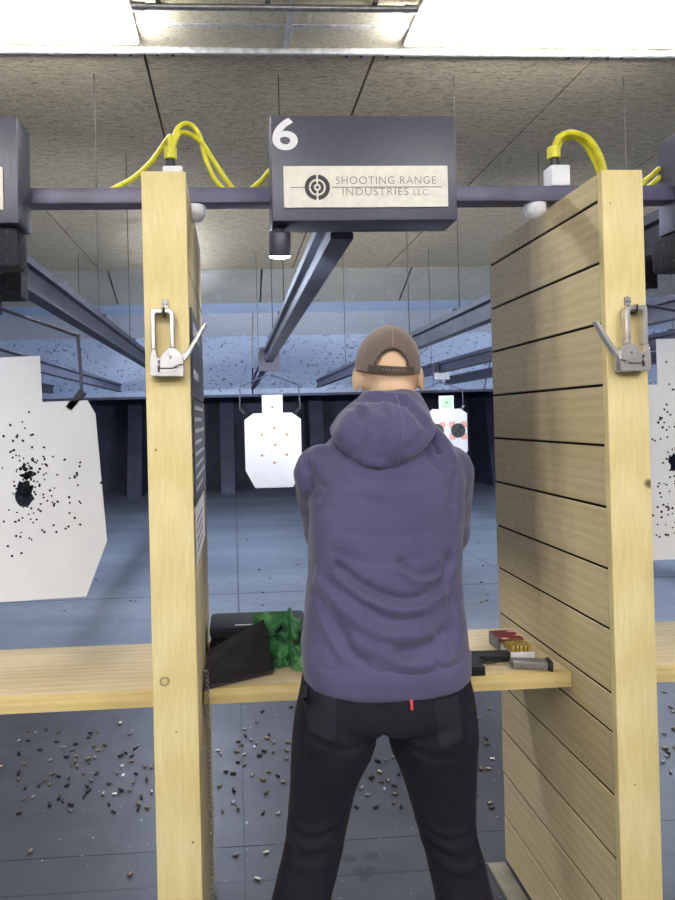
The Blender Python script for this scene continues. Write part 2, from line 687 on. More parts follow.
# ------------------------------------------------------------------ the setting
ZC = 3.39
XL, XR, YB, YF = -8.0, 10.0, -6.0, 14.2
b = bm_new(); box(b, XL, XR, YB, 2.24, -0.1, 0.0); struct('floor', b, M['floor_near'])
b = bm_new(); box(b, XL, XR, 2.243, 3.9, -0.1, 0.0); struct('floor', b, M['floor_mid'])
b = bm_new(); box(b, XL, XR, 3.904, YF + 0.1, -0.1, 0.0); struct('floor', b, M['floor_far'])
b = bm_new(); box(b, XL - 0.1, XL, YB, YF, 0, 4.0); struct('wall_left', b, M['sidewall'])
b = bm_new(); box(b, XR, XR + 0.1, YB, YF, 0, 4.0); struct('wall_right', b, M['sidewall'])
b = bm_new(); box(b, XL, XR, YB - 0.1, YB, 0, 4.0); struct('wall_rear', b, M['wallm'])
b = bm_new(); box(b, XL, XR, YF, YF + 0.1, 0, 2.6); struct('wall_back', b, M['dark_trap'])

# near ceiling: lay-in tiles between white tee bars
YT = 3.36
b = bm_new()
xs = [XL] + [0.318 + 1.22 * k for k in range(-7, 9)] + [XR]
ys = [YT - 0.2 - 0.61 * k for k in range(0, 16)]
ys = [y for y in ys if y > YB] + [YB]
yy = [YT] + ys
for xa, xb in zip(xs, xs[1:]):
    for ya, yb in zip(yy, yy[1:]):
        box(b, xa + 0.008, xb - 0.008, yb + 0.008, ya - 0.008, ZC, ZC + 0.02)
struct('ceiling', b, M['tile'])
b = bm_new()
for x in xs[1:-1]:
    box(b, x - 0.014, x + 0.014, YB, YT, ZC - 0.006, ZC + 0.012)
for y in ys[:-1]:
    box(b, XL, XR, y - 0.010, y + 0.010, ZC - 0.007, ZC + 0.012)
struct('trim_1', b, M['tbar'])
b = bm_new(); box(b, XL, XR, YT - 0.006, YT + 0.012, ZC - 0.028, ZC + 0.02); struct('trim_2', b, M['tbar'])
b = bm_new(); box(b, XL - .1, XR + .1, YB - .1, YF + .1, 4.0, 4.1); struct('ceiling', b, M['dark_trap'])

# range ceiling: long boards with dark open joints, screwed at the corners
b = bm_new(); s = bm_new()
xs = [XL] + [-0.425 + 1.22 * k for k in range(-5, 8)] + [XR]
for xa, xb in zip(xs, xs[1:]):
    box(b, xa + 0.007, xb - 0.007, YT + 0.014, 8.3, ZC, ZC + 0.03)
    for dx in (0.07, 0.15):
        for xx in (xa + dx, xb - dx):
            cyl(s, (xx, YT + 0.07, ZC + 0.001), (xx, YT + 0.07, ZC - 0.003), 0.009, 8)
struct('ceiling', b, M['ceil'])
struct('trim_3', s, M['engrave'])
b = bm_new(); box(b, XL, XR, YT, 8.4, ZC + 0.032, ZC + 0.06); struct('ceiling', b, M['engrave'])


def slab(name, p, q, mat, th=0.06, gaps=None):
    """a slanted board across the range from (y, z) p to q"""
    bb = bm_new()
    d = Vector((0, q[0] - p[0], q[1] - p[1])).normalized()
    nrm = Vector((0, -d.z, d.y))
    if nrm.z < 0:
        nrm = -nrm
    cuts = [XL] + (gaps or []) + [XR]
    for xa, xb in zip(cuts, cuts[1:]):
        g = 0.012
        P = [Vector((xa + g, p[0], p[1])), Vector((xb - g, p[0], p[1])), Vector((xb - g, q[0], q[1])), Vector((xa + g, q[0], q[1]))]
        loft(bb, [P, [v + nrm * th for v in P]])
    return struct(name, bb, mat)


slab('ceiling', (8.3, ZC), (9.0, 3.08), M['baffle'], gaps=[-1.55 + 1.95 * k for k in range(-2, 6)])
slab('ceiling', (9.0, 3.08), (9.2, 2.975), M['trap_blue'])
slab('ceiling', (9.2, 2.975), (9.6, 2.70), M['trap_grey'], gaps=[-3.4, 0.3, 4.0])
slab('ceiling', (9.6, 2.70), (10.2, 1.85), M['trap_speck'], gaps=[-3.4, 0.3, 4.0])
b = bm_new(); box(b, XL, XR, 10.14, 10.30, 1.825, 1.862); box(b, XL, XR, 10.30, YF, 1.95, 1.99); struct('trim_4', b, M['dark_trap'])
for i, X in enumerate([-5.7, -3.85, -2.0, -0.15, 1.68, 3.5, 5.37, 7.2]):
    b = bm_new()
    prism(b, [(12.95, 0.0), (14.2, 0.0), (14.2, 1.94), (13.35, 1.94)], 'x', X - 0.14, X + 0.14, 0.0)
    struct('trim_%d' % (i + 5), b, M['fin'])

# ------------------------------------------------------------------ light fixtures


def fixture(x0, x1, y0, label, lens='lens'):
    """strip light with a deep wrap-round lens; y0 is its near edge"""
    t = thing('ceiling_light', label, 'ceiling light', ((x0 + x1) / 2, y0 + 0.1, ZC), 'long white ceiling lights')
    bb = bm_new()
    box(bb, x0 - 0.012, x1 + 0.012, y0 - 0.24, y0 + 0.308, ZC - 0.028, ZC - 0.008, 0.004)
    part('housing', bb, M['white'], t, 40)
    bb = bm_new()
    sec = [(y0, ZC - 0.029), (y0 + 0.075, ZC - 0.128), (y0 + 0.098, ZC - 0.138), (y0 + 0.125, ZC - 0.130), (y0 + 0.305, ZC - 0.029)]
    prism(bb, sec, 'x', x0, x1)
    part('lens', bb, M[lens], t)
    return t


fixture(-1.70, -0.44, 2.975, 'long lit ceiling light at the upper left, left of the grey conduit')
fixture(0.925, 2.32, 2.975, 'long lit ceiling light at the upper right, right of the grey conduit')
for y0 in (-0.9, -2.6, -4.3):  # unseen rear lights, shaped as low pendants to brighten the ceiling
    for x0 in (-4.2, -1.5, 1.3):
        z = 2.98
        t = thing('unseen_pendant', 'unseen pendant light behind the shooter, hung low to brighten the ceiling', 'pendant light', (x0 + 0.61, y0, z), 'unseen pendant lights over the walkway')
        bb = bm_new(); prism(bb, [(y0 - 0.07, z), (y0 - 0.05, z - 0.06), (y0 + 0.05, z - 0.06), (y0 + 0.07, z), (y0 + 0.05, z + 0.06), (y0 - 0.05, z + 0.06)], 'x', x0, x0 + 1.22)
        part('lens', bb, M['lens'], t)
        for xx in (x0 - 0.0205, x0 + 1.2205):
            bb = bm_new(); box(bb, xx, xx + 0.02, y0 - 0.075, y0 + 0.075, z - 0.065, z + 0.065); part('end_cap', bb, M['white'], t)
            bb = bm_new(); cyl(bb, (xx + 0.01, y0, z + 0.065), (xx + 0.01, y0, ZC), 0.003, 6); part('wire', bb, M['rod'], t)
for x0 in (-4.3, 3.6):
    fixture(x0, x0 + 1.22, 2.975, 'long lit ceiling light in line over a neighbouring lane out of the picture')


def hung(x, y0, y1, z, label, hood):
    """added cool batten that brightens the range, on two wires, running downrange"""
    t = thing('added_batten', label, 'added light', (x, (y0 + y1) / 2, z), 'added cool battens over the range')
    bb = bm_new(); prism(bb, [(x - 0.05, z), (x - 0.04, z - 0.05), (x + 0.04, z - 0.05), (x + 0.05, z), (x + 0.035, z + 0.04), (x - 0.035, z + 0.04)], 'y', y0, y1)
    part('lens', bb, M['added_coollens'], t)
    bb = bm_new(); box(bb, x - 0.02, x + 0.02, y0, y1, z + 0.0455, z + 0.07)
    if hood:
        for s_ in (-1, 1):
            prism(bb, [(x + s_ * 0.02, z + 0.046), (x + s_ * 0.11, z - 0.03), (x + s_ * 0.11, z - 0.027), (x + s_ * 0.02, z + 0.049)], 'y', y0, y1)
    part('reflector', bb, M['white'], t)
    for yy in (y0 + 0.1, y1 - 0.1):
        bb = bm_new(); cyl(bb, (x, yy, z + 0.07), (x, yy, ZC), 0.002, 6); part('wire', bb, M['rod'], t)


for x, lab in ((-0.55, 'added cool fill batten over the range, unseen behind the left divider'), (4.56, 'added cool fill batten over the range, unseen behind the right divider'),
               (-6.3, 'added cool fill batten, unseen, over the far left lanes'), (7.6, 'added cool fill batten, unseen, over the far right lanes')):
    hung(x, 6.2, 8.2, 3.05, lab, True)  # unseen battens added to brighten the trap and range floor

pA, pB = (-0.42, 2.98, ZC - 0.03), (0.90, 2.98, ZC - 0.03)
t = thing('conduit', 'grey metal conduit pipe running between the two ceiling lights', 'conduit', (0.2, 2.98, ZC - 0.03))
b = bm_new(); cyl(b, pA, pB, 0.015, 14); part('pipe', b, M['zinc'], t, 60)
for xx in (-0.39, 0.87):
    b = bm_new(); cyl(b, (xx - 0.03, 2.98, ZC - 0.03), (xx + 0.03, 2.98, ZC - 0.03), 0.02, 14); part('coupling', b, M['zinc'], t, 40)
for xx in (-0.3, 0.2, 0.7):
    b = bm_new(); box(b, xx - 0.012, xx + 0.012, 2.95, 3.01, ZC - 0.0145, ZC - 0.007)
    part('clip', b, M['zinc'], t)

# ------------------------------------------------------------------ lane dividers
YD, YD2 = 1.42, 2.07
ZTOP = W(150, 171, YD).z
LX0, LX1 = W(147.2, 450, YD).x, W(192, 450, YD).x
RX0, RX1 = W(609.3, 450, YD).x, W(650.5, 450, YD).x
GAPS = [0.02, 0.16, 0.30, 0.44, 0.585, 0.728, 0.817, 0.963, 1.10, 1.241, 1.382, 1.52, 1.661, 1.80, 1.941]


def divider(x0, x1, label, pm='post'):
    xc = (x0 + x1) / 2
    t = thing('lane_divider', label, 'lane divider', (xc, YD + 0.045, 0), 'pine plank lane dividers')
    bb = bm_new()
    box(bb, x0, x1, YD, YD + 0.02, 0.0, ZTOP, 0.003)
    part('face_board', bb, M[pm], t, 40)
    zs = GAPS + [ZTOP]
    for xa, xb in ((x0 + 0.001, x0 + 0.02), (x1 - 0.02, x1 - 0.001)):
        bb = bm_new()
        for k, (za, zb) in enumerate(zip(zs, zs[1:])):
            j = random.uniform(-0.0012, 0.0012)
            box(bb, xa + j * 0, xb, YD + 0.0215, YD2 + j * 3, za + 0.0032, zb - 0.0032, 0.0015, 1)
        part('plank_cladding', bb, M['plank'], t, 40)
        bb = bm_new()
        sg = 1 if xa < xc else -1
        xe = xa if sg > 0 else xb
        box(bb, *sorted((xe + sg * 0.0035, xe + sg * 0.006)), YD + 0.0225, YD2 - 0.003, 0.03, ZTOP - 0.004)  # dark sheet that paints in the shade of the plank gaps
        part('joint_shade_strip', bb, M['joint'], t, None, None, 'dark strip standing for the shade in the plank joints')
    bb = bm_new()
    for ya, yb in ((YD + 0.025, YD + 0.075), (YD2 - 0.08, YD2 - 0.03)):
        box(bb, x0 + 0.0215, x1 - 0.0215, ya, yb, 0.04, ZTOP - 0.002)
    box(bb, x0 + 0.0215, x1 - 0.0215, YD + 0.076, YD2 - 0.081, ZTOP - 0.05, ZTOP - 0.002)
    part('stud_frame', bb, M['post'], t)
    bb = bm_new()
    box(bb, x0 + 0.0215, x1 - 0.0215, YD2 - 0.019, YD2 - 0.002, 0.0, ZTOP - 0.012, 0.002)
    part('end_board', bb, M['post'], t, 40)
    return t


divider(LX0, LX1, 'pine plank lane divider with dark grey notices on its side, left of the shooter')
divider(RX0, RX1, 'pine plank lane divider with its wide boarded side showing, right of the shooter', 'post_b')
XI = LX1           # inner face of the lane on the left
XJ = RX0           # inner face on the right
for xa, xb in ((XJ - 0.06, XJ - 0.0015),):
    b = bm_new(); box(b, xa, xb, YD + 0.2, YD2, 0.0, 0.012, 0.002)
    tag(part('sole_plate', b, M['dusty'], None, 40, ((xa + xb) / 2, 1.75, 0)), 'pine batten lying on the floor along the foot of the boarded divider', 'batten')

# ------------------------------------------------------------------ shelves
YS, YS2 = 1.61, 1.965
ZS = W(470, 677, YS).z
for x0, x1, lab in ((LX0 - 0.93, LX0 - 0.002, 'empty pale wooden shooting shelf left of the left divider'),
                    (LX1 + 0.002, RX0 - 0.002, 'pale wooden shooting shelf in front of the shooter with bag and pistol on it'),
                    (RX1 + 0.002, RX1 + 0.93, 'pale wooden shooting shelf at the right edge of the picture')):
    t = thing('shooting_shelf', lab, 'shelf', ((x0 + x1) / 2, YS, ZS - 0.04), 'wooden shooting shelves between the dividers')
    b = bm_new(); box(b, x0, x1, YS + 0.0195, YS2, ZS - 0.038, ZS, 0.002); part('board', b, M['shelf'], t, 40)
    b = bm_new(); box(b, x0, x1, YS, YS + 0.019, ZS - 0.038, ZS, 0.003); part('front_edging', b, M['edge'], t, 40)
    for xx in (x0 + 0.0005, x1 - 0.0195):
        b = bm_new()
        box(b, xx, xx + 0.019, YS + 0.06, YS2 - 0.02, ZS - 0.060, ZS - 0.0385)
        part('cleat', b, M['edge'], t)

# ------------------------------------------------------------------ beam, housings, rails
YBM, YBM2 = 1.63, 1.685
ZB0 = ZTOP + 0.001
ZB1 = W(200, 187, YBM).z
HR = W(657.5, 180, 1.70).x
b = bm_new(); box(b, -2.6, HR - 0.001, YBM, YBM2, ZB0, ZB1, 0.004)
tag(part('cross_beam', b, M['beamsteel'], None, 40, (0.3, 1.66, ZB0)), 'long dark steel beam lying across the tops of the lane dividers', 'beam')

YH, YH2 = 1.53, 1.6285
HX0, HX1 = W(271.5, 170, YH).x, W(456.5, 170, YH).x
HZ0, HZ1 = W(365, 220.5, YH).z, W(365, 115.5, YH).z
HW = HX1 - HX0


def face_y(bb, x, y, z):
    return merge_place(bb, Matrix.Translation((x, y, z)) @ Matrix.Rotation(PI / 2, 4, 'X'))


def merge_place(bb, m):
    bb.transform(m)
    return bb


def housing(x0, label, y2=YH2):
    t = thing('lane_housing', label, 'lane sign box', (x0 + HW / 2, (YH + y2) / 2, HZ0), 'dark metal lane boxes on the beam')
    bb = bm_new(); box(bb, x0, x0 + HW, YH, y2, HZ0, HZ1, 0.004)
    part('casing', bb, M['box'], t, 40)
    return t


hc = housing(HX0, 'charcoal metal box marked 6 with a cream name plate, above the shooter')
PX0, PX1 = W(283.5, 190, YH).x, W(447.5, 190, YH).x
PZ0, PZ1 = W(365, 208, YH).z, W(365, 166.5, YH).z
b = bm_new(); box(b, PX0, PX1, YH - 0.005, YH - 0.0004, PZ0, PZ1, 0.001, 1)
pl = part('name_plate', b, M['plate'], hc, 40, label='cream name plate with engraved target emblem and lettering')
yl = YH - 0.0056
ec = W(317, 188.2, YH)
b = bm_new()


def arc_band(bb, c, ra, rb, a0, a1, y0, y1, n=14):
    rings = []
    for k in range(n + 1):
        a = a0 + (a1 - a0) * k / n
        ca, sa = math.cos(a), math.sin(a)
        rings.append([Vector((c.x + ra * ca, y0, c.z + ra * sa)), Vector((c.x + rb * ca, y0, c.z + rb * sa)),
                      Vector((c.x + rb * ca, y1, c.z + rb * sa)), Vector((c.x + ra * ca, y1, c.z + ra * sa))])
    loft(bb, rings)


u = 1 / 425
for ra, rb, g in ((8.6 * u, 12.8 * u, 0.09), (3.6 * u, 6.6 * u, 0.2)):
    for q in range(2):
        arc_band(b, ec, ra, rb, -PI / 2 + PI * q + g, PI / 2 + PI * q - g, yl - 0.0006, yl)
cyl(b, (ec.x, yl - 0.0006, ec.z), (ec.x, yl, ec.z), 1.5 * u, 10)
part('emblem', b, M['engrave'], pl)
b = bm_new()
box(b, W(290, 187, YH).x, ec.x - 3 * u, yl - 0.0004, yl, ec.z - 0.0009, ec.z + 0.0009)
box(b, ec.x + 14.5 * u, W(441, 187, YH).x, yl - 0.0004, yl, ec.z - 0.0009, ec.z + 0.0009)
part('rule', b, M['letter'], pl)
for s, px, py, sz, w in (('SHOOTING RANGE', 335.5, 185.0, 0.0265, 102.5), ('INDUSTRIES', 342.5, 196.3, 0.0265, 67), ('LLC.', 413, 196.1, 0.0215, 17)):
    tb = text_bm(s, sz, -0.0004, 0.0002, 1.12)
    xsz = [v.co.x for v in tb.verts]
    k = w * u / (max(xsz) - min(xsz))
    tb.transform(Matrix.Diagonal((k, 1, 1, 1)) @ Matrix.Translation((-min(xsz), 0, 0)))
    q = W(px, py, YH)
    face_y(tb, q.x, yl - 0.0002, q.z)
    part('lettering', tb, M['letter'], pl)
tb = text_bm('6', 0.108, 0.0022, 0.0003)
xsz = [v.co.x for v in tb.verts]; ysz = [v.co.y for v in tb.verts]
a, c = W(272.5, 147.5, YH), W(297, 114.5, YH)
tb.transform(Matrix.Diagonal(((c.x - a.x) / (max(xsz) - min(xsz)), 0.077 / (max(ysz) - min(ysz)), 1, 1)) @ Matrix.Translation((-min(xsz), -min(ysz), 0)))
face_y(tb, HX0 + 0.004, YH - 0.0007, HZ1 - 0.083)
part('numeral', tb, M['numeral'], hc)
HL = W(17.6, 170, YH).x - HW
hl = housing(HL, 'charcoal metal lane box with a white plate, cut by the left edge of the picture')
d = HL - HX0
b = bm_new(); box(b, PX0 + d - 0.005, W(3.8, 190, YH).x, YH - 0.005, YH - 0.0004, PZ0, PZ1, 0.001, 1)
part('name_plate', b, M['plate'], hl, 40, label='white plate on the box')
hr = housing(HR, 'charcoal metal lane box cut by the right edge of the picture', 1.70)
b = bm_new(); box(b, HR + 0.02, HR + HW - 0.02, YH - 0.004, YH - 0.0005, HZ0 + 0.03, HZ1 - 0.10, 0.001)
part('name_plate', b, M['plate'], hr, 40, label='cream plate on the box')

RB, RT, RW2 = HZ0, HZ0 + 0.125, 0.03
RXC = W(345, 236, 1.64).x


def rail(xc, label, y1=9.9):
    t = thing('target_rail', label, 'rail', (xc, YBM2 + 0.002, RB), 'overhead target rails')
    bb = bm_new()
    y0 = YBM2 + 0.001 if xc < 1.0 else 1.702
    # I-shaped track: bottom flange, web, top flange with a lip
    prof = [(-0.030, 0.0), (0.030, 0.0), (0.030, 0.016), (0.012, 0.022), (0.012, 0.088), (0.030, 0.094), (0.030, 0.125),
            (-0.030, 0.125), (-0.030, 0.094), (-0.012, 0.088), (-0.012, 0.022), (-0.030, 0.016)]
    prism(bb, [(xc + p, RB + q) for p, q in prof], 'y', y0, y1)
    part('track', bb, M['rail'], t)
    for yy in (3.62, 4.68, 7.4):
        bb = bm_new()
        cyl(bb, (xc, yy, RT), (xc, yy, ZC), 0.003, 8)
        box(bb, xc - 0.034, xc + 0.034, yy - 0.02, yy + 0.02, RT, RT + 0.008)
        part('hanger_rod', bb, M['rod'], t, 60)
    return t


RL = {0: 'overhead steel target rail running downrange from the box marked 6',
      -1: 'overhead steel target rail slanting from the left edge of the picture to the left divider',
      -2: 'second overhead target rail left of the left divider, above the near white target',
      -3: 'third overhead target rail to the left, lowest band behind the near white target',
      1: 'nearest overhead target rail on the right, passing behind the cap',
      2: 'second overhead target rail on the right, carrying the target with the green head patch',
      3: 'third overhead target rail on the right, low behind the boarded divider',
      4: 'farthest overhead target rail on the right, lowest of the dark bands'}
for k in sorted(RL):
    rail(RXC + 1.0 * k - (0.02 if k == -1 else 0), RL[k])

# lamp under the middle housing
lp = W(279.5, 236, 1.60)
t = thing('range_lamp', 'black cylindrical lamp with a lit face hanging under the box marked 6', 'lamp', (lp.x, 1.60, HZ0))
A = Vector((lp.x, 1.585, HZ0 - 0.008)); D = Vector((0, 0.30, -0.95)).normalized()
b = bm_new(); tube(b, [A + D * 0.0, A + D * 0.004, A + D * 0.058], [0.024, 0.027, 0.027], 20); part('barrel', b, M['box'], t, 50)
b = bm_new(); cyl(b, (A.x, A.y, HZ0 - 0.0005), (A.x, A.y, HZ0 - 0.010), 0.012, 12); part('bracket', b, M['box'], t, 50)
b = bm_new(); tube(b, [A + D * 0.0585, A + D * 0.063, A + D * 0.066], [0.0265, 0.024, 0.010], 20); part('lens', b, M['spotlens'], t, 60)


def spot(x, y, z, tx, ty, tz, power, size=95):
    ld = bpy.data.lights.new('spot_beam', 'SPOT')
    ld.energy = power
    ld.spot_size = math.radians(size)
    ld.spot_blend = 0.6
    ld.shadow_soft_size = 0.05
    ld.color = (0.87, 0.93, 1.0)
    o = bpy.data.objects.new('spot_beam', ld)
    C.objects.link(o)
    o.location = (x, y, z)
    o.rotation_euler = Vector((tx - x, ty - y, tz - z)).to_track_quat('-Z', 'Y').to_euler()


# beam of the lane lamp, then unseen spots added to brighten the trap
spot(A.x, 1.70, HZ0 - 0.10, A.x, 10.5, 1.6, 20)
for k, tx, pw, tz in ((-4, 2.0, 440, 2.45), (-3, 0.5, 440, 2.45), (3, -0.5, 440, 2.45), (4, 1.5, 440, 2.45)):
    spot(A.x + 1.0 * k, 1.74, HZ0 - 0.10, tx, 9.8, tz, pw, 44)

# ------------------------------------------------------------------ outlet boxes and yellow cables
YO = 1.655


def outlet(px, label, yo=YO):
    p = W(px, 180, yo)
    w = 0.050 / 2
    t = thing('outlet_box', label, 'outlet box', (p.x, yo, ZB1), 'white outlet boxes on the beam')
    bb = bm_new(); box(bb, p.x - w, p.x + w, yo - 0.024, yo + 0.022, ZB1 + 0.0005, ZB1 + 0.055, 0.004); part('box', bb, M['white'], t, 40)
    bb = bm_new(); cyl(bb, (p.x - 0.006, yo, ZB1 + 0.0555), (p.x - 0.006, yo, ZB1 + 0.066), 0.015, 14); cyl(bb, (p.x - 0.006, yo, ZB1 + 0.066), (p.x - 0.006, yo, ZB1 + 0.078), 0.012, 14)
    part('plug', bb, M['black'], t, 40)
    bb = bm_new(); cyl(bb, (p.x - 0.006, yo, ZB1 + 0.0785), (p.x - 0.006, yo, ZB1 + 0.108), 0.0165, 14); part('plug_boot', bb, M['yellow'], t, 40, label='yellow plug boot')
    return Vector((p.x - 0.006, yo, ZB1 + 0.108))


def cable(name, label, pts, r, group='yellow power cables'):
    bb = bm_new()
    tube(bb, smooth_path(pts, 8), r, 10)
    o = part(name, bb, M['yellow'], None, 180, pts[0])
    return tag(o, label, 'cable', group)


def dome(px, label):
    p = W(px, 208, 1.66)
    bb = bm_new(); lathe(bb, [(0.002, -0.040), (0.018, -0.036), (0.027, -0.02), (0.028, -0.0005)], (p.x, 1.66, ZB0), 20)
    tag(part('cable_gland', bb, M['white'], None, 60, (p.x, 1.66, ZB0)), label, 'cable gland', 'white glands under the beam')


pt = outlet(173.5, 'white outlet box with a black plug, behind the top of the left divider')
dome(195, 'white round gland under the beam beside the left divider')
e = 0.013
cable('power_cable', 'yellow cable dropping left from the plug over the left divider to behind the beam', [pt, pt + Vector((0.0, 0.004, 0.03)), W(167, 140, 1.68), W(152, 161, 1.705), W(135, 177, 1.715), W(117, 187, 1.72), W(108, 192, 1.72)], 0.007)
cable('power_cable', 'yellow cable with the taller arch over the left divider, falling right to the beam', [pt + Vector((0.004, 0.008, 0.0)), W(174, 139, 1.665), W(179, 127, 1.68), W(189, 124, 1.69), W(199, 135, 1.70), W(206, 160, 1.71), W(214, 178, 1.715), W(222, 188, 1.72), W(232, 197, 1.72)], 0.0065)
cable('power_cable', 'yellow cable with the lower arch over the left divider, falling right to the beam', [pt + Vector((0.007, -0.004, 0.0)), W(176, 139, 1.65), W(180, 133, 1.665), W(189, 134, 1.68), W(202, 143, 1.70), W(213, 160, 1.71), W(225, 178, 1.715), W(233, 188, 1.72), W(243, 196, 1.72)], 0.0065)
cable('power_cable', 'yellow cable rising from behind the beam to the left side of the box marked 6', [W(246, 194, 1.72), W(254, 187, 1.715), W(262, 180, 1.70), W(270, 170, 1.69), W(280, 163, 1.69)], 0.0065)
pt = outlet(556.5, 'white outlet box with a black plug, beside the top of the right divider')
dome(535, 'white round gland under the beam beside the right divider')
cable('power_cable', 'thick yellow cable arching highest over the right divider', [pt + Vector((0.0, -0.002, -0.002)), W(554, 151, 1.66), W(559, 138, 1.665), W(572, 133, 1.67), W(588, 139, 1.68), W(599, 155, 1.685), W(605, 175, 1.69), W(609, 190, 1.70)], 0.0085)
cable('power_cable', 'thin yellow cable arching under the thick one over the right divider', [pt + Vector((0.006, 0.012, 0.0)), W(557, 150, 1.68), W(562, 141, 1.69), W(573, 137, 1.695), W(584, 144, 1.70), W(593, 158, 1.705), W(600, 174, 1.71), W(604, 188, 1.715)], 0.0065)
for dz, lab in ((0, 'upper short yellow cable running to the box at the right edge'), (9, 'lower short yellow cable running to the box at the right edge')):
    cable('power_cable', lab, [W(636, 193 + dz, 1.715), W(645, 181 + dz, 1.70), W(651, 176 + dz, 1.695), W(658, 170 + dz, 1.692), W(664, 165 + dz, 1.692)], 0.0065)

# ------------------------------------------------------------------ target carriers and targets


def carrier(xc, y, label, dirty, dx=0.0):
    t = thing('target_carrier', label, 'target carrier', (xc, y, RB), 'target carriers on the rails')
    m = M['dirt'] if dirty else M['steel']
    bb = bm_new()
    pz = [(-0.085, -0.075), (0.085, -0.075), (0.085, 0.07), (0.033, 0.07), (0.033, -0.004), (-0.033, -0.004), (-0.033, 0.07), (-0.085, 0.07)]
    prism(bb, [(xc + p_, RB + q_) for p_, q_ in pz], 'y', y - 0.045, y - 0.039)
    part('plate', bb, m, t)
    bb = bm_new()
    for xx in (-0.055, 0.055):
        box(bb, xc + xx - 0.022, xc + xx + 0.022, y - 0.0385, y + 0.05, RB - 0.07, RB + 0.115, 0.005)
    box(bb, xc - 0.076, xc + 0.076, y - 0.0385, y + 0.05, RB - 0.072, RB - 0.008, 0.006)
    part('trolley', bb, m, t, 40)
    bb = bm_new()
    cyl(bb, (xc, y, RB - 0.072), (xc, y, RB - 0.12), 0.011, 10)
    part('stem', bb, M['steel'], t, 40)
    for s in (-1, 1):
        bb = bm_new()
        tube(bb, smooth_path([(xc, y, RB - 0.10), (xc + s * 0.04, y, RB - 0.115), (xc + dx + s * 0.22, y, RB - 0.185), (xc + dx + s * 0.236, y, RB - 0.20), (xc + dx + s * 0.245, y, RB - 0.37), (xc + dx + s * 0.243, y, RB - 0.385)], 5), 0.0055, 8)
        a_ = part('hanger_arm', bb, M['steel'], t, 180)
        bb = bm_new()
        dv = Vector((-s * 0.045, 0, -0.055))
        p0 = Vector((xc + dx + s * 0.25, y, RB - 0.365))
        for yy in (-0.012, 0.008):
            pp = p0 + Vector((0, yy, 0))
            n_ = Vector((dv.z, 0, -dv.x)).normalized() * 0.011
            loft(bb, [[pp + n_, pp - n_, pp - n_ + Vector((0, 0.004, 0)), pp + n_ + Vector((0, 0.004, 0))],
                      [pp + dv + n_, pp + dv - n_, pp + dv - n_ + Vector((0, 0.004, 0)), pp + dv + n_ + Vector((0, 0.004, 0))]])
        part('clip', bb, M['gun'], a_)
    return t


def target(xc, y, zsh, poly, label, holes, extra=(), big=None, rot=0.0, group='white card silhouette targets'):
    """poly: right half outline (dx, dz) from the head top down; zsh: height of the shoulder line"""
    bb = bm_new()
    out = [(x, z) for x, z in poly] + [(-x, z) for x, z in reversed(poly)]
    loops = [out] + ([big] if big else [])
    es = []
    for L in loops:
        vs = [bb.verts.new((x, 0, z)) for x, z in L]
        es += [bb.edges.new((vs[i], vs[(i + 1) % len(vs)])) for i in range(len(vs))]
    r = bmesh.ops.triangle_fill(bb, use_beauty=True, use_dissolve=False, edges=es)
    fs = [f for f in bb.faces]
    ex = bmesh.ops.extrude_face_region(bb, geom=fs)
    bmesh.ops.translate(bb, verts=[v for v in ex['geom'] if isinstance(v, bmesh.types.BMVert)], vec=(0, 0.003, 0))
    bmesh.ops.recalc_face_normals(bb, faces=bb.faces)
    mats = [M['card'], M['hole']]

    def disc(x, z, r, mi, dy=0.0008, n=7, jag=0.25):
        vs = [bb.verts.new((x + r * random.uniform(1 - jag, 1 + jag) * math.cos(2 * PI * k / n), -dy, z + r * random.uniform(1 - jag, 1 + jag) * math.sin(2 * PI * k / n))) for k in range(n)]
        f = bb.faces.new(vs)
        f.material_index = mi
        ex = bmesh.ops.extrude_face_region(bb, geom=[f])
        bmesh.ops.translate(bb, verts=[v for v in ex['geom'] if isinstance(v, bmesh.types.BMVert)], vec=(0, 0.0004, 0))
    for kind, x, z, r in extra:
        if M[kind] not in mats:
            mats.append(M[kind])
        i = mats.index(M[kind])
        if kind == 'green' or kind == 'redprint':
            box_t = bmesh.new(); box(box_t, x - r, x + r, -0.0005, -0.0001, z - r, z + r); merge(bb, box_t, mi=i)
        else:
            disc(x, z, r, i, 0.0012 if kind == 'char' else 0.0006, 14, 0.02)
    for x, z, r in holes:
        disc(x, z, r, 1, 0.0016)
    bb.transform(Matrix.Translation((xc, y, zsh)) @ Matrix.Rotation(rot, 4, 'Y'))
    o = part('paper_target', bb, mats, None, None, (xc, y, zsh))
    return tag(o, label, 'target', group)


far = [(0.0835, 0.147), (0.0835, 0.0), (0.156, 0.0), (0.2285, -0.053), (0.2285, -0.462), (0.152, -0.603)]
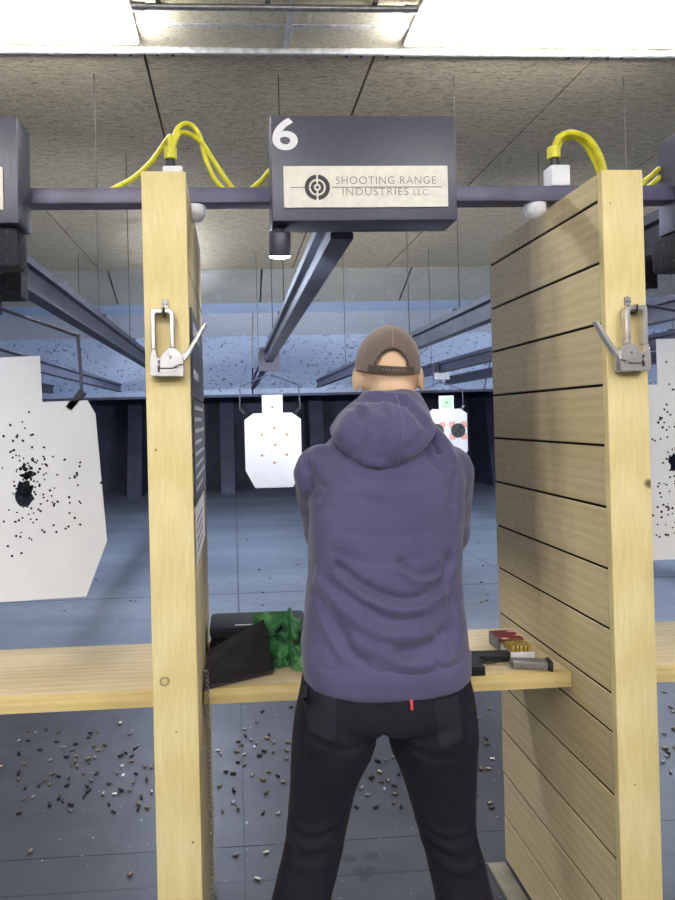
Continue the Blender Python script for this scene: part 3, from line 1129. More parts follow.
# the shooter's own target
YT6 = 5.25
c6 = W(272.5, 413, YT6)
carrier(RXC, YT6 + 0.02, 'small dark carrier with wire arms holding the target hung straight down lane 6', False)
hol = [(W(235 + px / 8.19, 385 + py / 8.19, YT6).x - c6.x, W(235 + px / 8.19, 385 + py / 8.19, YT6).z - c6.z) for px, py in ((305, 182), (322, 350), (221, 407), (424, 407), (330, 490), (221, 577), (425, 571), (323, 637))]
target(c6.x, YT6, c6.z, far, 'white card target with eight small orange dots hanging downrange, left of the shooter', [(x, z, 0.004) for x, z in hol], [('orange', x, z, 0.012) for x, z in hol])
YT8 = 7.05
c8 = W(446.5, 409, YT8)
carrier(RXC + 2.0, YT8 + 0.02, 'small dark carrier with wire arms holding the target with the green head patch', False)
ex = [('green', 0.0, 0.07, 0.062)]
for sx in (-0.115, 0.125):
    ex += [('redprint', sx + dx, -0.24 + dz, 0.034) for dx in (-0.065, 0.065) for dz in (-0.065, 0.065)]
    ex += [('char', sx, -0.24, 0.082)]
target(c8.x, YT8, c8.z, far, 'white card target with green head patch and round dark bullseyes, behind the right shoulder', [(0.0, 0.07, 0.010), (0.12, -0.24, 0.014), (0.15, -0.21, 0.016), (0.10, -0.27, 0.014), (0.145, -0.265, 0.012)], ex)
# near target on the left
YN = 2.06
cl = W(11, 404, YN)
k = YN / 650
near = [(30 * k, 46 * k), (30 * k, 0.5 * k), (74 * k, 0.0), (81 * k, -14 * k), (86 * k, -140 * k), (63 * k, -193 * k), (0.2 * k, -199 * k)]
near = near[:-1]
rnd = random.Random(4)
holes = []


def px_near(px, py):
    q = W(px, py, YN)
    return q.x - cl.x, q.z - cl.z


for _ in range(95):
    x = rnd.gauss(25, 12); z = rnd.gauss(488, 26)
    holes.append((*px_near(x, z), rnd.uniform(0.0028, 0.0042)))
for _ in range(26):
    x = rnd.uniform(38, 80); z = rnd.uniform(455, 535)
    holes.append((*px_near(x, z), rnd.uniform(0.0028, 0.0042)))
for p in ((10, 425), (12, 441), (16, 437), (22, 441), (32, 435), (3, 436), (9, 452), (31, 448), (8, 556), (53, 533), (65, 528), (4, 546), (63, 461), (75, 477), (75, 475), (99, 485)):
    holes.append((*px_near(*p), 0.0042))
for _ in range(26):
    x = rnd.gauss(25, 4); z = rnd.gauss(478, 6)
    holes.append((*px_near(x, z), 0.006))
big = []
for i in range(18):
    a = 2 * PI * i / 18
    rr = rnd.uniform(0.75, 1.2)
    big.append(px_near(22 + 9 * rr * math.cos(a), 494 - 13 * rr * math.sin(a)))
target(cl.x, YN, cl.z, near, 'large white card target with a ragged shot-out hole, near at the left edge', holes, (), big, math.radians(-1.6))
carrier(RXC - 1.02, YN + 0.012, 'dirty lead-spattered carrier with bent wire arm holding the near target at the left edge', True, cl.x - 0.03 - RXC + 1.02)
# near target on the right
cr = W(682, 384, YN)
holes = []
for _ in range(150):
    x = rnd.gauss(676, 16); z = rnd.uniform(415, 545)
    holes.append((W(x, z, YN).x - cr.x, W(x, z, YN).z - cr.z, rnd.uniform(0.0026, 0.0044)))
for _ in range(16):
    x = rnd.uniform(662, 690); z = rnd.uniform(350, 420)
    holes.append((W(x, z, YN).x - cr.x, W(x, z, YN).z - cr.z, rnd.uniform(0.0028, 0.0042)))
holes = [h for h in holes if abs(h[0]) < 0.25 and -0.56 < h[1] < 0.13 and (h[1] < -0.03 or abs(h[0]) < 0.07)]
big = []
for i in range(16):
    a = 2 * PI * i / 16
    rr = rnd.uniform(0.7, 1.25)
    q = W(676 + 7 * rr * math.cos(a), 462 - 10 * rr * math.sin(a), YN)
    big.append((q.x - cr.x, q.z - cr.z))
nr = [(41 * k, 47 * k), (41 * k, 0), (84 * k, 0), (92 * k, -12 * k), (92 * k, -140 * k), (44 * k, -187 * k)]
nr = [(0.083, 0.15), (0.083, 0.0), (0.24, 0.0), (0.265, -0.04), (0.265, -0.47), (0.245, -0.575)]
target(cr.x, YN, cr.z, nr, 'large white card target peppered with bullet holes, near at the right edge', holes, (), big)
carrier(RXC + 1.0, YN + 0.012, 'dirty lead-spattered carrier holding the near target at the right edge', True, cr.x - RXC - 1.0)
# dark spattered drive units tucked under the neighbouring housings
for xx, wd, ya, yb, lab in ((HL + HW - 0.16, 0.15, YH + 0.02, YH2 - 0.005, 'lead-spattered black drive unit under the box at the left edge'), (HR + 0.002, 0.132, 1.61, 1.74, 'lead-spattered black drive unit under the box at the right edge')):
    t = thing('drive_unit', lab, 'drive unit', (xx + 0.08, (ya + yb) / 2, HZ0), 'drive units under the side boxes')
    b = bm_new()
    box(b, xx, xx + wd, ya, yb, HZ0 - 0.095, HZ0 - 0.0005, 0.012)
    part('gearcase', b, M['dirt'], t, 40)
    b = bm_new(); cyl(b, (xx + 0.065, ya - 0.0005, HZ0 - 0.05), (xx + 0.065, ya - 0.035, HZ0 - 0.05), 0.03, 16); part('motor', b, M['dirt'], t, 40)
    b = bm_new(); cyl(b, (xx + 0.06, ya + 0.03, HZ0 - 0.0955), (xx + 0.06, ya + 0.03, HZ0 - 0.125), 0.006, 8)
    for sx in (-0.03, 0.03):
        tube(b, [(xx + 0.06, ya + 0.03, HZ0 - 0.12), (xx + 0.06 + sx, ya + 0.025, HZ0 - 0.132)], 0.004, 6)
    part('pull_ring', b, M['zinc'], t, 40)

# ------------------------------------------------------------------ staple guns on hooks
def staple_gun(px, py, s, label, hlabel):
    """px, py: picture position of the pivot; s: side the lever points to"""
    U = 1 / (8.19 * 650 / 1.40)
    h = W(px, py, 1.40)
    t = thing('staple_gun', label, 'staple gun', (h.x, 1.40, h.z), 'staple guns on the posts')

    def g(p):
        return [(h.x + s * x * U, h.z - y * U) for x, y in p]
    bb = bm_new()
    prism(bb, g([(-165, 50), (-165, 150), (-150, 158), (100, 165), (108, 150), (110, 45), (95, -20), (66, -50), (40, -68), (-10, -73), (-50, -35), (-85, 8), (-105, 0), (-112, -60), (-150, -60)]), 'y', 1.388, 1.414, 0.0012)
    prism(bb, g([(-152, -60), (-112, -60), (-112, -335), (-104, -352), (-60, -352), (-60, -392), (-140, -392), (-152, -375)]), 'y', 1.390, 1.412, 0.002)
    prism(bb, g([(-60, -352), (-10, -352), (0, -340), (0, -70), (40, -70), (40, -350), (28, -376), (5, -392), (-60, -392)]), 'y', 1.390, 1.412, 0.002)
    part('body', bb, M['chrome'], t, 35)
    bb = bm_new()
    prism(bb, g([(88, -10), (112, 42), (150, -5), (215, -110), (296, -250), (300, -268), (284, -276), (268, -262), (190, -135), (130, -45)]), 'y', 1.393, 1.409, 0.0015)
    part('lever', bb, M['chrome'], t, 35)
    bb = bm_new()
    for p, r in (((0, 0), 14), ((58, 85), 10), ((-95, 65), 16)):
        q = g([p])[0]
        cyl(bb, (q[0], 1.3875, q[1]), (q[0], 1.384, q[1]), r * U, 12)
    part('rivet', bb, M['zinc'], t, 40)
    bb = bm_new()
    prism(bb, g([(-98, 30), (-84, 30), (-84, 120), (-98, 125)]), 'y', 1.3845, 1.3875)
    prism(bb, g([(-80, 92), (20, 92), (55, 70), (110, 62), (110, 68), (60, 80), (24, 100), (-80, 100)]), 'y', 1.3855, 1.3875)
    part('latch', bb, M['engrave'], t)
    k = thing('wall_hook', hlabel, 'hook', (h.x - s * 45 * U, 1.42, h.z + 440 * U), 'metal hooks on the posts')
    bb = bm_new()
    prism(bb, g([(-68, -478), (-40, -488), (-15, -478), (-12, -420), (-25, -400), (-58, -400), (-70, -420)]), 'y', 1.4165, 1.4195, 0.0006)
    part('hook_plate', bb, M['zinc'], k, 40)
    bb = bm_new()
    for p in ((-55, -440), (-28, -440)):
        q = g([p])[0]
        cyl(bb, (q[0], 1.416, q[1]), (q[0], 1.4135, q[1]), 7 * U, 8)
    part('screw', bb, M['gun'], k, 40)
    bb = bm_new()
    q = g([(-42, -410), (-42, -350), (-42, -330), (-42, -345), (-42, -395)])
    tube(bb, smooth_path([(q[0][0], 1.4165, q[0][1]), (q[1][0], 1.4155, q[1][1]), (q[2][0], 1.400, q[2][1]), (q[3][0], 1.3845, q[3][1]), (q[4][0], 1.3835, q[4][1])], 5), 0.0023, 8)
    part('hook_arm', bb, M['gun'], k, 180)


staple_gun(140 + 250 / 8.19, 290 + 548 / 8.19, 1, 'nickel staple gun hanging upside down on the left divider post', 'small metal hook screwed to the left divider post above the staple gun')
staple_gun(590 + 320 / 8.19, 290 + 510 / 8.19, -1, 'nickel staple gun hanging upside down on the right divider post', 'small metal hook screwed to the right divider post above the staple gun')

# ------------------------------------------------------------------ notices on the left divider
xp = XI + 0.0005
for z0, z1, lab, bars in ((1.515, 1.715, 'upper dark grey notice on the inner side of the left divider', [(1.66, 0.03, 0.25, 0.05), (1.56, 0.02, 0.2, 0.03)]),
                          (1.27, 1.510, 'lower dark grey notice with rows of white print on the left divider', [(1.487 - 0.027 * k_, 0.009, (0.38, 0.30, 0.41, 0.28, 0.40, 0.34, 0.41, 0.31)[k_], 0.04) for k_ in range(8)])):
    b = bm_new(); box(b, xp, xp + 0.003, 1.455, 1.93, z0, z1)
    o = tag(part('notice', b, M['poster'], None, None, (xp, 1.69, z0)), lab, 'notice', 'notices on the left divider')
    b = bm_new()
    for zz, hh, ln, st in bars:
        box(b, xp + 0.0031, xp + 0.0035, 1.455 + st, 1.455 + st + ln, zz, zz + hh)
    part('printed_lines', b, M['print'], o)
b = bm_new(); box(b, xp, xp + 0.002, 1.47, 1.86, 1.135, 1.262)
o = tag(part('notice', b, M['paper'], None, None, (xp, 1.69, 1.135)), 'white paper notice below the dark notices on the left divider', 'notice', 'notices on the left divider')
b = bm_new()
for q in range(4):
    box(b, xp + 0.0021, xp + 0.0024, 1.50, 1.72 + 0.03 * (q % 2), 1.16 + 0.022 * q, 1.166 + 0.022 * q)
part('printed_lines', b, M['poster'], o)

# ------------------------------------------------------------------ chain beside the left divider
b = bm_new()
xc, yc = LX1 + 0.012, YS - 0.014
zz, q = ZS + 0.045, 0
while zz > 0.012:
    lk = bmesh.new()
    pts = [Vector((0.0045 * math.cos(a), 0, 0.0075 * math.sin(a))) for a in [2 * PI * i / 10 for i in range(11)]]
    tube(lk, pts, 0.0013, 5, False)
    merge(b, lk, Matrix.Translation((xc, yc, zz)) @ Matrix.Rotation(PI / 4 + (PI / 2) * (q % 2), 4, 'Z'))
    zz -= 0.0118; q += 1
tube(b, [(XI + 0.0005, yc, ZS + 0.049), (xc, yc, ZS + 0.051)], 0.0018, 6)
tag(part('chain', b, M['zinc'], None, 180, (xc, yc, 0.0)), 'thin steel chain hanging down beside the left divider and shelf end', 'chain')

# ------------------------------------------------------------------ things on the shelf
# hard case at the back
c0, c1 = LX1 + 0.012, W(307, 630, 1.85).x
cy0, cy1, cz = 1.815, 1.960, ZS + 0.0005
cz1 = W(250, 613, 1.94).z
ch = cz1 - cz
t = thing('hard_case', 'ribbed black plastic hard case at the back of the shelf against the left divider', 'case', ((c0 + c1) / 2, cy0, cz))
b = bm_new(); box(b, c0, c1, cy0, cy1, cz, cz + ch * 0.60, 0.012); part('base', b, M['case'], t, 40)
b = bm_new(); box(b, c0 - 0.002, c1 + 0.002, cy0 - 0.003, cy1 + 0.002, cz + ch * 0.605, cz + ch, 0.014); part('lid', b, M['case'], t, 40)
b = bm_new()
for k in range(6):
    xx = c0 + 0.02 + k * (c1 - c0 - 0.05) / 5
    box(b, xx, xx + 0.008, cy0 - 0.012, cy0 - 0.0005, cz + 0.008, cz + ch * 0.58, 0.002)
box(b, c0 + 0.01, c1 - 0.01, cy0 - 0.010, cy0 - 0.0005, cz + ch * 0.50, cz + ch * 0.585, 0.002)
part('rib', b, M['case'], t, 40)
for fx in (0.22, 0.72):
    xx = c0 + (c1 - c0) * fx
    b = bm_new(); box(b, xx - 0.018, xx + 0.018, cy0 - 0.018, cy0 - 0.0125, cz + ch * 0.35, cz + ch * 0.80, 0.003); part('latch', b, M['case'], t, 40)
b = bm_new(); tube(b, smooth_path([(c0 + 0.09, cy0 - 0.014, cz + ch * .5), (c0 + 0.095, cy0 - 0.03, cz + ch * .5), (c0 + 0.165, cy0 - 0.03, cz + ch * .5), (c0 + 0.17, cy0 - 0.014, cz + ch * .5)], 5), 0.006, 8); part('handle', b, M['case'], t, 180)
b = bm_new(); box(b, c0 + 0.07, c0 + 0.13, cy0 + 0.012, cy0 + 0.018, cz1 + 0.0002, cz1 + 0.0008); part('label_strip', b, M['tbar'], t, None, None, 'pale strip on the lid')

# crumpled green and black sheet
g0, g1 = W(247, 660, 1.70).x, W(312, 660, 1.70).x
b = bm_new()
bmesh.ops.create_icosphere(b, subdivisions=5, radius=1)
gz = (W(280, 614, 1.70).z - ZS) * 0.96
for v in b.verts:
    p = v.co.copy()
    s_ = p + Vector((noise.noise(p * 1.3 + Vector((5, 0, 0))), noise.noise(p * 1.3 + Vector((0, 7, 0))), noise.noise(p * 1.3))) * 0.45
    n1 = noise.noise(s_ * 1.2 + Vector((3, 1, 7)))
    n2 = abs(noise.noise(s_ * 2.2 + Vector((9, 2, 4))))
    cr = noise.voronoi(s_ * 1.9 + Vector((2, 3, 1)))[0]
    f = 0.98 + 0.22 * n1 - 0.30 * n2 + 0.34 * (cr[1] - cr[0]) - 0.10
    p *= f
    low = max(0.0, -p.z)
    q_ = Vector(((g0 + g1) / 2 + 0.004 + p.x * (g1 - g0) * (0.56 + 0.18 * low), 1.715 + p.y * (0.058 + 0.02 * low), ZS + 0.001 + max(0.0, 0.42 + p.z * 0.60) * gz))
    if q_.x < 0.135:
        lim = 1.60 + (q_.x - LX1) / 0.20 * 0.085 + (q_.z - ZS) * 0.62 + 0.045
        if q_.y < lim:
            q_.y = lim + (q_.y - lim) * 0.28
    r1 = abs(noise.noise(Vector((q_.x * 24, q_.z * 26, 4)) + s_ * 0.4))
    r2 = abs(noise.noise(Vector((q_.x * 52, q_.z * 46, 9)) + s_ * 0.5))
    q_.y += 0.055 * r1 + 0.022 * r2 - 0.002
    q_.y = min(q_.y, 1.765)
    v.co = q_
b = evaluated(b, [('DECIMATE', dict(ratio=0.16))])
tag(part('crumpled_bag', b, M['camo'], None, 24, ((g0 + g1) / 2, 1.715, ZS)), 'crumpled shiny green and black bag on the shelf left of the shooter', 'bag')

# flat black pouch leaning in front
A_ = Vector((LX1 + 0.004, 1.600, ZS + 0.002)); D_ = W(272, 655, 1.685); D_.z = ZS + 0.002
C_ = W(262, 623, 1.735); B_ = W(207, 654, 1.69); B_.x = max(B_.x, LX1 + 0.005)
b = bm_new()
nn = 14
nrm = (D_ - A_).cross(B_ - A_).normalized()
if nrm.y > 0:
    nrm = -nrm
rows = []
for sgn in (1, -1):
    rows.append([[A_.lerp(D_, i / nn).lerp(B_.lerp(C_, i / nn), j / nn)
                  + nrm * (sgn * (0.002 + 0.011 * (1 - (2 * i / nn - 1) ** 4) * (1 - (2 * j / nn - 1) ** 4)) + 0.006 * noise.noise(Vector((i * 0.25, j * 0.3, 3))) + (0.012 if sgn > 0 else 0.0)) for i in range(nn + 1)] for j in range(nn + 1)])
vv = [[[b.verts.new(p) for p in r] for r in R] for R in rows]
for s_ in (0, 1):
    for j in range(nn):
        for i in range(nn):
            b.faces.new((vv[s_][j][i], vv[s_][j][i + 1], vv[s_][j + 1][i + 1], vv[s_][j + 1][i]))
bd = [(0, i) for i in range(nn)] + [(j, nn) for j in range(nn)] + [(nn, nn - i) for i in range(nn)] + [(nn - j, 0) for j in range(nn)]
for q in range(len(bd)):
    a, c = bd[q], bd[(q + 1) % len(bd)]
    b.faces.new((vv[0][a[0]][a[1]], vv[0][c[0]][c[1]], vv[1][c[0]][c[1]], vv[1][a[0]][a[1]]))
for v in b.verts:
    v.co.z = max(v.co.z, ZS + 0.001)
    v.co.x = max(v.co.x, LX1 + 0.003)
tag(part('flat_pouch', b, M['pouch'], None, 50, (A_ + C_) / 2), 'flat black fabric pouch lying slanted in front of the green bag and case', 'pouch')


def pistol(mat, label, loc, group=None):
    t = thing('pistol', label, 'pistol', loc, group)
    OFF_ = Vector(loc)

    def pp(name, bm_, m, sm=40, par=None):
        bm_.transform(Matrix.Translation(OFF_) @ mat)
        return part(name, bm_, m, par or t, sm)
    q = bm_new(); box(q, -0.098, 0.090, -0.0125, 0.0125, 0.001, 0.028, 0.003)
    for k in range(6):
        for s_ in (-1, 1):
            box(q, -0.09 + k * 0.006, -0.087 + k * 0.006, s_ * 0.0128 - 0.0006, s_ * 0.0128 + 0.0006, 0.004, 0.024)
    pp('slide', q, M['gun'])
    q = bm_new(); box(q, -0.092, 0.075, -0.0115, 0.0115, -0.018, 0.0005, 0.003); pp('frame', q, M['black'])
    q = bm_new(); cyl(q, (0.0905, 0, 0.015), (0.094, 0, 0.015), 0.007, 14); pp('barrel', q, M['zinc'])
    q = bm_new(); prism(q, [(-0.088, -0.0185), (-0.030, -0.0185), (-0.036, -0.05), (-0.048, -0.115), (-0.102, -0.108), (-0.090, -0.055)], 'y', -0.0145, 0.0145, 0.004); pp('grip', q, M['black'])
    q = bm_new(); box(q, -0.106, -0.044, -0.0155, 0.0155, -0.124, -0.1155, 0.003); pp('magazine_base', q, M['black'])
    q = bm_new(); tube(q, smooth_path([(-0.030, 0, -0.020), (-0.030, 0, -0.042), (-0.015, 0, -0.052), (0.012, 0, -0.050), (0.026, 0, -0.036), (0.028, 0, -0.019)], 5), 0.0042, 8); pp('trigger_guard', q, M['black'], 180)
    q = bm_new(); tube(q, smooth_path([(-0.012, 0, -0.019), (-0.006, 0, -0.032), (0.0, 0, -0.042)], 4), 0.003, 6); pp('trigger', q, M['gun'], 180)
    q = bm_new(); box(q, -0.09, -0.083, -0.009, 0.009, 0.0285, 0.034); box(q, 0.078, 0.083, -0.002, 0.002, 0.0285, 0.033); pp('sight', q, M['gun'])
    return t


pm = W(513, 654, 1.705)
ang = math.radians(-3)
pistol(Matrix.Rotation(ang, 4, 'Z') @ Matrix.Rotation(-PI / 2, 4, 'X') @ Matrix.Scale(0.78, 4), 'black pistol lying on its side on the shelf beside the shooter, muzzle to the right', (pm.x - 0.073, 1.705, ZS + 0.0128), 'black pistols')

# spare magazine
a = W(511, 659, 1.655); c = W(551, 663, 1.64)
t = thing('pistol_magazine', 'grey steel pistol magazine lying on the shelf near the right divider', 'magazine', ((a.x + c.x) / 2, 1.647, ZS))
mt = Matrix.Translation(((a.x + c.x) / 2, 1.645, ZS + 0.0125)) @ Matrix.Rotation(math.radians(-12), 4, 'Z')
L = (c.x - a.x)
b = bm_new(); box(b, -L / 2, L / 2 - 0.012, -0.016, 0.016, -0.011, 0.011, 0.005); b.transform(mt); part('tube_body', b, M['zinc'], t, 50)
b = bm_new(); box(b, L / 2 - 0.0115, L / 2, -0.019, 0.019, -0.0122, 0.0122, 0.003); b.transform(mt); part('base_plate', b, M['black'], t, 40)
b = bm_new(); prism(b, [(-L / 2 - 0.006, -0.010), (-L / 2 - 0.0005, -0.013), (-L / 2 - 0.0005, 0.013), (-L / 2 - 0.003, 0.013)], 'z', -0.005, 0.005); b.transform(mt); part('feed_lips', b, M['zinc'], t, 40)

# ammunition: red carton with white tray pulled out
x0, x1 = W(510.5, 655, 1.70).x, W(534, 655, 1.70).x
ty0, ty1 = 1.695, 1.763
tz = ZS + 0.0008
t = thing('ammunition_tray', 'white plastic tray of brass cartridges sticking out of the red carton', 'tray', ((x0 + x1) / 2, ty0, tz))
b = bm_new(); box(b, x0, x1, ty0, ty1, tz, tz + 0.008, 0.001)
box(b, x0, x1, ty0, ty0 + 0.003, tz + 0.008, tz + 0.024); box(b, x0, x1, ty1 - 0.003, ty1, tz + 0.008, tz + 0.024)
part('tray_base', b, M['white'], t, 40)
b = bm_new(); box(b, x0, x0 + 0.002, ty0 + 0.0031, ty1 - 0.0031, tz + 0.0081, tz + 0.022); box(b, x1 - 0.002, x1, ty0 + 0.0031, ty1 - 0.0031, tz + 0.0081, tz + 0.022)
part('tray_side', b, M['white'], t)
k0 = None
pit = (x1 - x0 - 0.008) / 5
for i in range(5):
    for j in range(5):
        loc = (x0 + 0.004 + pit * (i + 0.5), ty0 + 0.0088 + 0.0122 * j, tz + 0.0085)
        if k0 is None:
            b = bm_new(); lathe(b, [(0.0005, 0), (0.0038, 0.002), (0.0046, 0.012), (0.0047, 0.026), (0.0040, 0.0275), (0.0048, 0.0285), (0.0048, 0.030), (0.0022, 0.030), (0.0020, 0.0296), (0.0003, 0.0296)], loc, 10)
            k0 = tag(part('cartridge', b, M['brass2'], None, 50, loc), 'brass pistol cartridge standing in the white tray by the red carton', 'cartridge', 'cartridges in the white tray')
        else:
            c = copy_tree(k0); c.location = loc
ry0, ry1 = 1.766, 1.838
t = thing('ammunition_carton', 'red patterned ammunition carton open on the shelf by the boarded divider', 'carton', ((x0 + x1) / 2, ry0, tz))
b = bm_new(); box(b, x0 - 0.002, x1 + 0.002, ry0, ry1, tz + 0.0345, tz + 0.036); box(b, x1 + 0.0005, x1 + 0.002, ry0, ry1, tz, tz + 0.034); box(b, x0 - 0.002, x1 + 0.002, ry1 - 0.0015, ry1, tz + 0.001, tz + 0.0342)
part('sleeve', b, M['redcard'], t)
b = bm_new(); box(b, x0 - 0.0035, x0 - 0.0022, ry0, ry1, tz, tz + 0.0355); part('side_panel', b, M['cartgrey'], t, None, None, 'grey carton side')
b = bm_new(); prism(b, [(ry0 - 0.0005, tz + 0.036), (ry0 - 0.022, tz + 0.041), (ry0 - 0.022, tz + 0.040), (ry0 - 0.0005, tz + 0.035)], 'x', x0, x1); part('flap', b, M['redcard'], t)

# ------------------------------------------------------------------ spent cases on the floor
protos = []
for m, r_, l_ in (('brass', 0.0049, 0.019), ('nickelcase', 0.0049, 0.019), ('soot_or_shade', 0.0049, 0.019), ('brass', 0.006, 0.023), ('soot_or_shade', 0.006, 0.023)):
    b = bm_new(); lathe(b, [(0.0003, 0.0003), (r_ - .0002, 0), (r_, 0.0014), (r_ - .001, 0.002), (r_ - .001, 0.003), (r_, 0.0038), (r_, l_), (r_ - .0008, l_), (r_ - .0008, 0.004), (0.0003, 0.004)], (0, 0, 0), 9)
    b.transform(Matrix.Rotation(PI / 2, 4, 'Y') @ Matrix.Translation((0, 0, -l_ / 2)))
    bmesh.ops.recalc_face_normals(b, faces=b.faces)
    me = bpy.data.meshes.new('spent_case'); b.to_mesh(me); b.free()
    me.materials.append(M[m])
    protos.append((me, r_))
rnd = random.Random(21)
spots = []


def scatter(n, x0, x1, y0, y1, gy=None):
    for _ in range(n):
        px = rnd.uniform(x0, x1)
        py = rnd.triangular(y0, y1, gy) if gy else rnd.uniform(y0, y1)
        spots.append(WZ(px, py, 0.0))


scatter(26, 0, 152, 716, 838, 775)
scatter(62, 15, 152, 716, 818, 785)
scatter(12, 40, 100, 725, 800)
scatter(34, 214, 292, 702, 836, 742)
scatter(14, 236, 290, 735, 770)
scatter(20, 352, 405, 765, 822, 790)
scatter(6, 366, 395, 745, 770)
scatter(14, 475, 493, 700, 832, 770)
scatter(14, 663, 675, 690, 800)
scatter(9, 5, 145, 560, 640)
scatter(8, 214, 298, 540, 606)
scatter(8, 476, 490, 520, 620)
scatter(3, 215, 270, 845, 890)
scatter(2, 20, 150, 842, 880)
taken = []
first = True
for p in spots:
    if p.y < 2.0 or any((p - q).length < 0.028 for q in taken):
        continue
    taken.append(p)
    me, r_ = protos[rnd.choices(range(5), (5, 4, 4, 2, 2))[0]]
    o = bpy.data.objects.new('spent_case', me)
    C.objects.link(o)
    stand = rnd.random() < 0.0
    o.location = (p.x, p.y, r_ + 0.0003)
    o.rotation_euler = (rnd.uniform(0, 6), 0, rnd.uniform(0, 6.28))
    tag(o, 'small spent cartridge case lying loose on the grey floor', 'cartridge case', 'spent cases scattered on the floor')

# ------------------------------------------------------------------ the shooter
def rows_to_rings(rows, n=40, p=2.4, grow=0.0, sc=1.0):
    out = []
    for r in rows:
        y, xl, xr, Y, ry = r[:5]
        a, c = W(xl, y, Y), W(xr, y, Y)
        out.append(sell((a.x + c.x) / 2, Y, (a.z + c.z) / 2, ((c.x - a.x) / 2 + grow) * sc, (ry + grow) * sc, n, r[5] if len(r) > 5 else p))
    return out


def spline_rows(rows, k=4):
    out = []
    n = len(rows[0])
    P = [rows[0]] + list(rows) + [rows[-1]]
    for i in range(1, len(P) - 2):
        for q in range(k):
            t = q / k
            out.append(tuple(0.5 * ((2 * b_) + (c_ - a_) * t + (2 * a_ - 5 * b_ + 4 * c_ - d_) * t * t + (3 * b_ - a_ - 3 * c_ + d_) * t ** 3)
                             for a_, b_, c_, d_ in zip(P[i - 1], P[i], P[i + 1], P[i + 2])))
    out.append(rows[-1])
    return out


TORSO = [(664, 306, 462, 1.425, .124), (650, 302, 465, 1.428, .131), (630, 303, 463.5, 1.438, .131), (605, 305, 460.5, 1.45, .128), (570, 308, 458, 1.47, .126), (535, 309, 459, 1.495, .127),
         (505, 310, 461, 1.515, .128), (475, 310, 461, 1.54, .124), (452, 319, 454, 1.556, .110), (433, 335, 440, 1.566, .092), (416, 352, 426, 1.573, .072)]
PELVIS = [(655, 308, 460, 1.425, .105), (672, 303, 466, 1.42, .113), (690, 299, 470.5, 1.415, .120), (703, 297, 472.5, 1.415, .122), (712, 296, 473.5, 1.415, .110), (719, 298, 472, 1.418, .080), (723, 305, 464, 1.42, .05)]
LEGL = [(700, 297, 376, 1.415, .100), (725, 293.5, 376, 1.415, .108), (748, 291.5, 371, 1.418, .098), (772, 290.5, 359.5, 1.424, .088), (800, 289, 351, 1.43, .082), (825, 287, 346, 1.432, .077), (850, 284, 341, 1.434, .074),
        (880, 277, 334, 1.426, .071), (910, 270, 327, 1.418, .069), (960, 262, 314, 1.405, .064), (1010, 256, 305, 1.395, .060), (1046, 250, 306, 1.395, .064)]
LEGR = [(700, 390, 473, 1.415, .100), (725, 389, 475, 1.415, .108), (748, 392, 474.5, 1.418, .098), (772, 402, 474, 1.424, .088), (800, 411, 473, 1.43, .082), (825, 418, 474, 1.432, .077), (850, 425, 480, 1.434, .074),
        (880, 432, 488, 1.426, .071), (910, 438, 494, 1.418, .069), (960, 447, 500, 1.405, .064), (1010, 455, 505, 1.395, .060), (1046, 456, 512, 1.395, .064)]
SHL, SHR = W(321, 470, 1.56), W(445, 470, 1.56)
ELL, ELR = Vector((.240, 1.735, 1.140)), Vector((.566, 1.735, 1.135))
GX, GY, GZ = 0.368, 2.035, 1.435
WRL, WRR = Vector((GX - .055, 1.955, GZ - .075)), Vector((GX + .035, 1.945, GZ - .065))
pers = thing('person', 'person seen from behind in a slate hoodie, taupe cap and black jeans, aiming downrange', 'person', (W(384, 800, 1.42).x, 1.42, 0))

# body: one continuous skin surface
b = bm_new()
loft(b, rows_to_rings(spline_rows(TORSO, 3), 36, grow=-0.030))
loft(b, rows_to_rings(spline_rows(PELVIS, 2), 36, grow=-0.014))
for LG in (LEGL, LEGR):
    loft(b, rows_to_rings(spline_rows(LG, 3), 24, 2.1, grow=-0.014))
    q = W((LG[-1][1] + LG[-1][2]) / 2, 1046, 1.395)
    limb(b, [(Vector((q.x, 1.39, 0.10)), .036), (Vector((q.x, 1.40, 0.055)), .036), (Vector((q.x, 1.46, 0.04)), .033), (Vector((q.x, 1.55, 0.03)), .026)], 14, 4)
for SH, EL, WR in ((SHL, ELL, WRL), (SHR, ELR, WRR)):
    limb(b, [(SH, .046), (SH.lerp(EL, .5), .043), (EL, .037), (EL.lerp(WR, .3), .039), (EL.lerp(WR, .75), .030), (WR, .025)], 16, 4)
HX = W(389.5, 360, 1.62).x
HY = 1.625
HT = W(389, 331, 1.62).z
limb(b, [(Vector((HX - .006, 1.572, HT - .30)), .066), (Vector((HX - .003, 1.585, HT - .20)), .057), (Vector((HX, 1.60, HT - .13)), .056)], 24, 4)
head = [(0.002, .020, .028, -.004), (.012, .042, .055, -.004), (.035, .061, .078, -.002), (.065, .0705, .090, 0), (.095, .0735, .0945, 0), (.120, .072, .091, .003), (.145, .067, .084, .008), (.170, .060, .073, .016), (.195, .051, .060, .026), (.214, .038, .043, .036), (.224, .020, .024, .042)]
loft(b, [sell(HX, HY + o_, HT - .006 - d_ if d_ < .05 else HT - d_, rx * (.90 if d_ < .08 else (.95 if d_ < .1 else .975 if d_ < .13 else 1)), ry * (.90 if d_ < .08 else (.95 if d_ < .1 else .975 if d_ < .13 else 1)), 36, 2.1) for d_, rx, ry, o_ in reversed(head)])
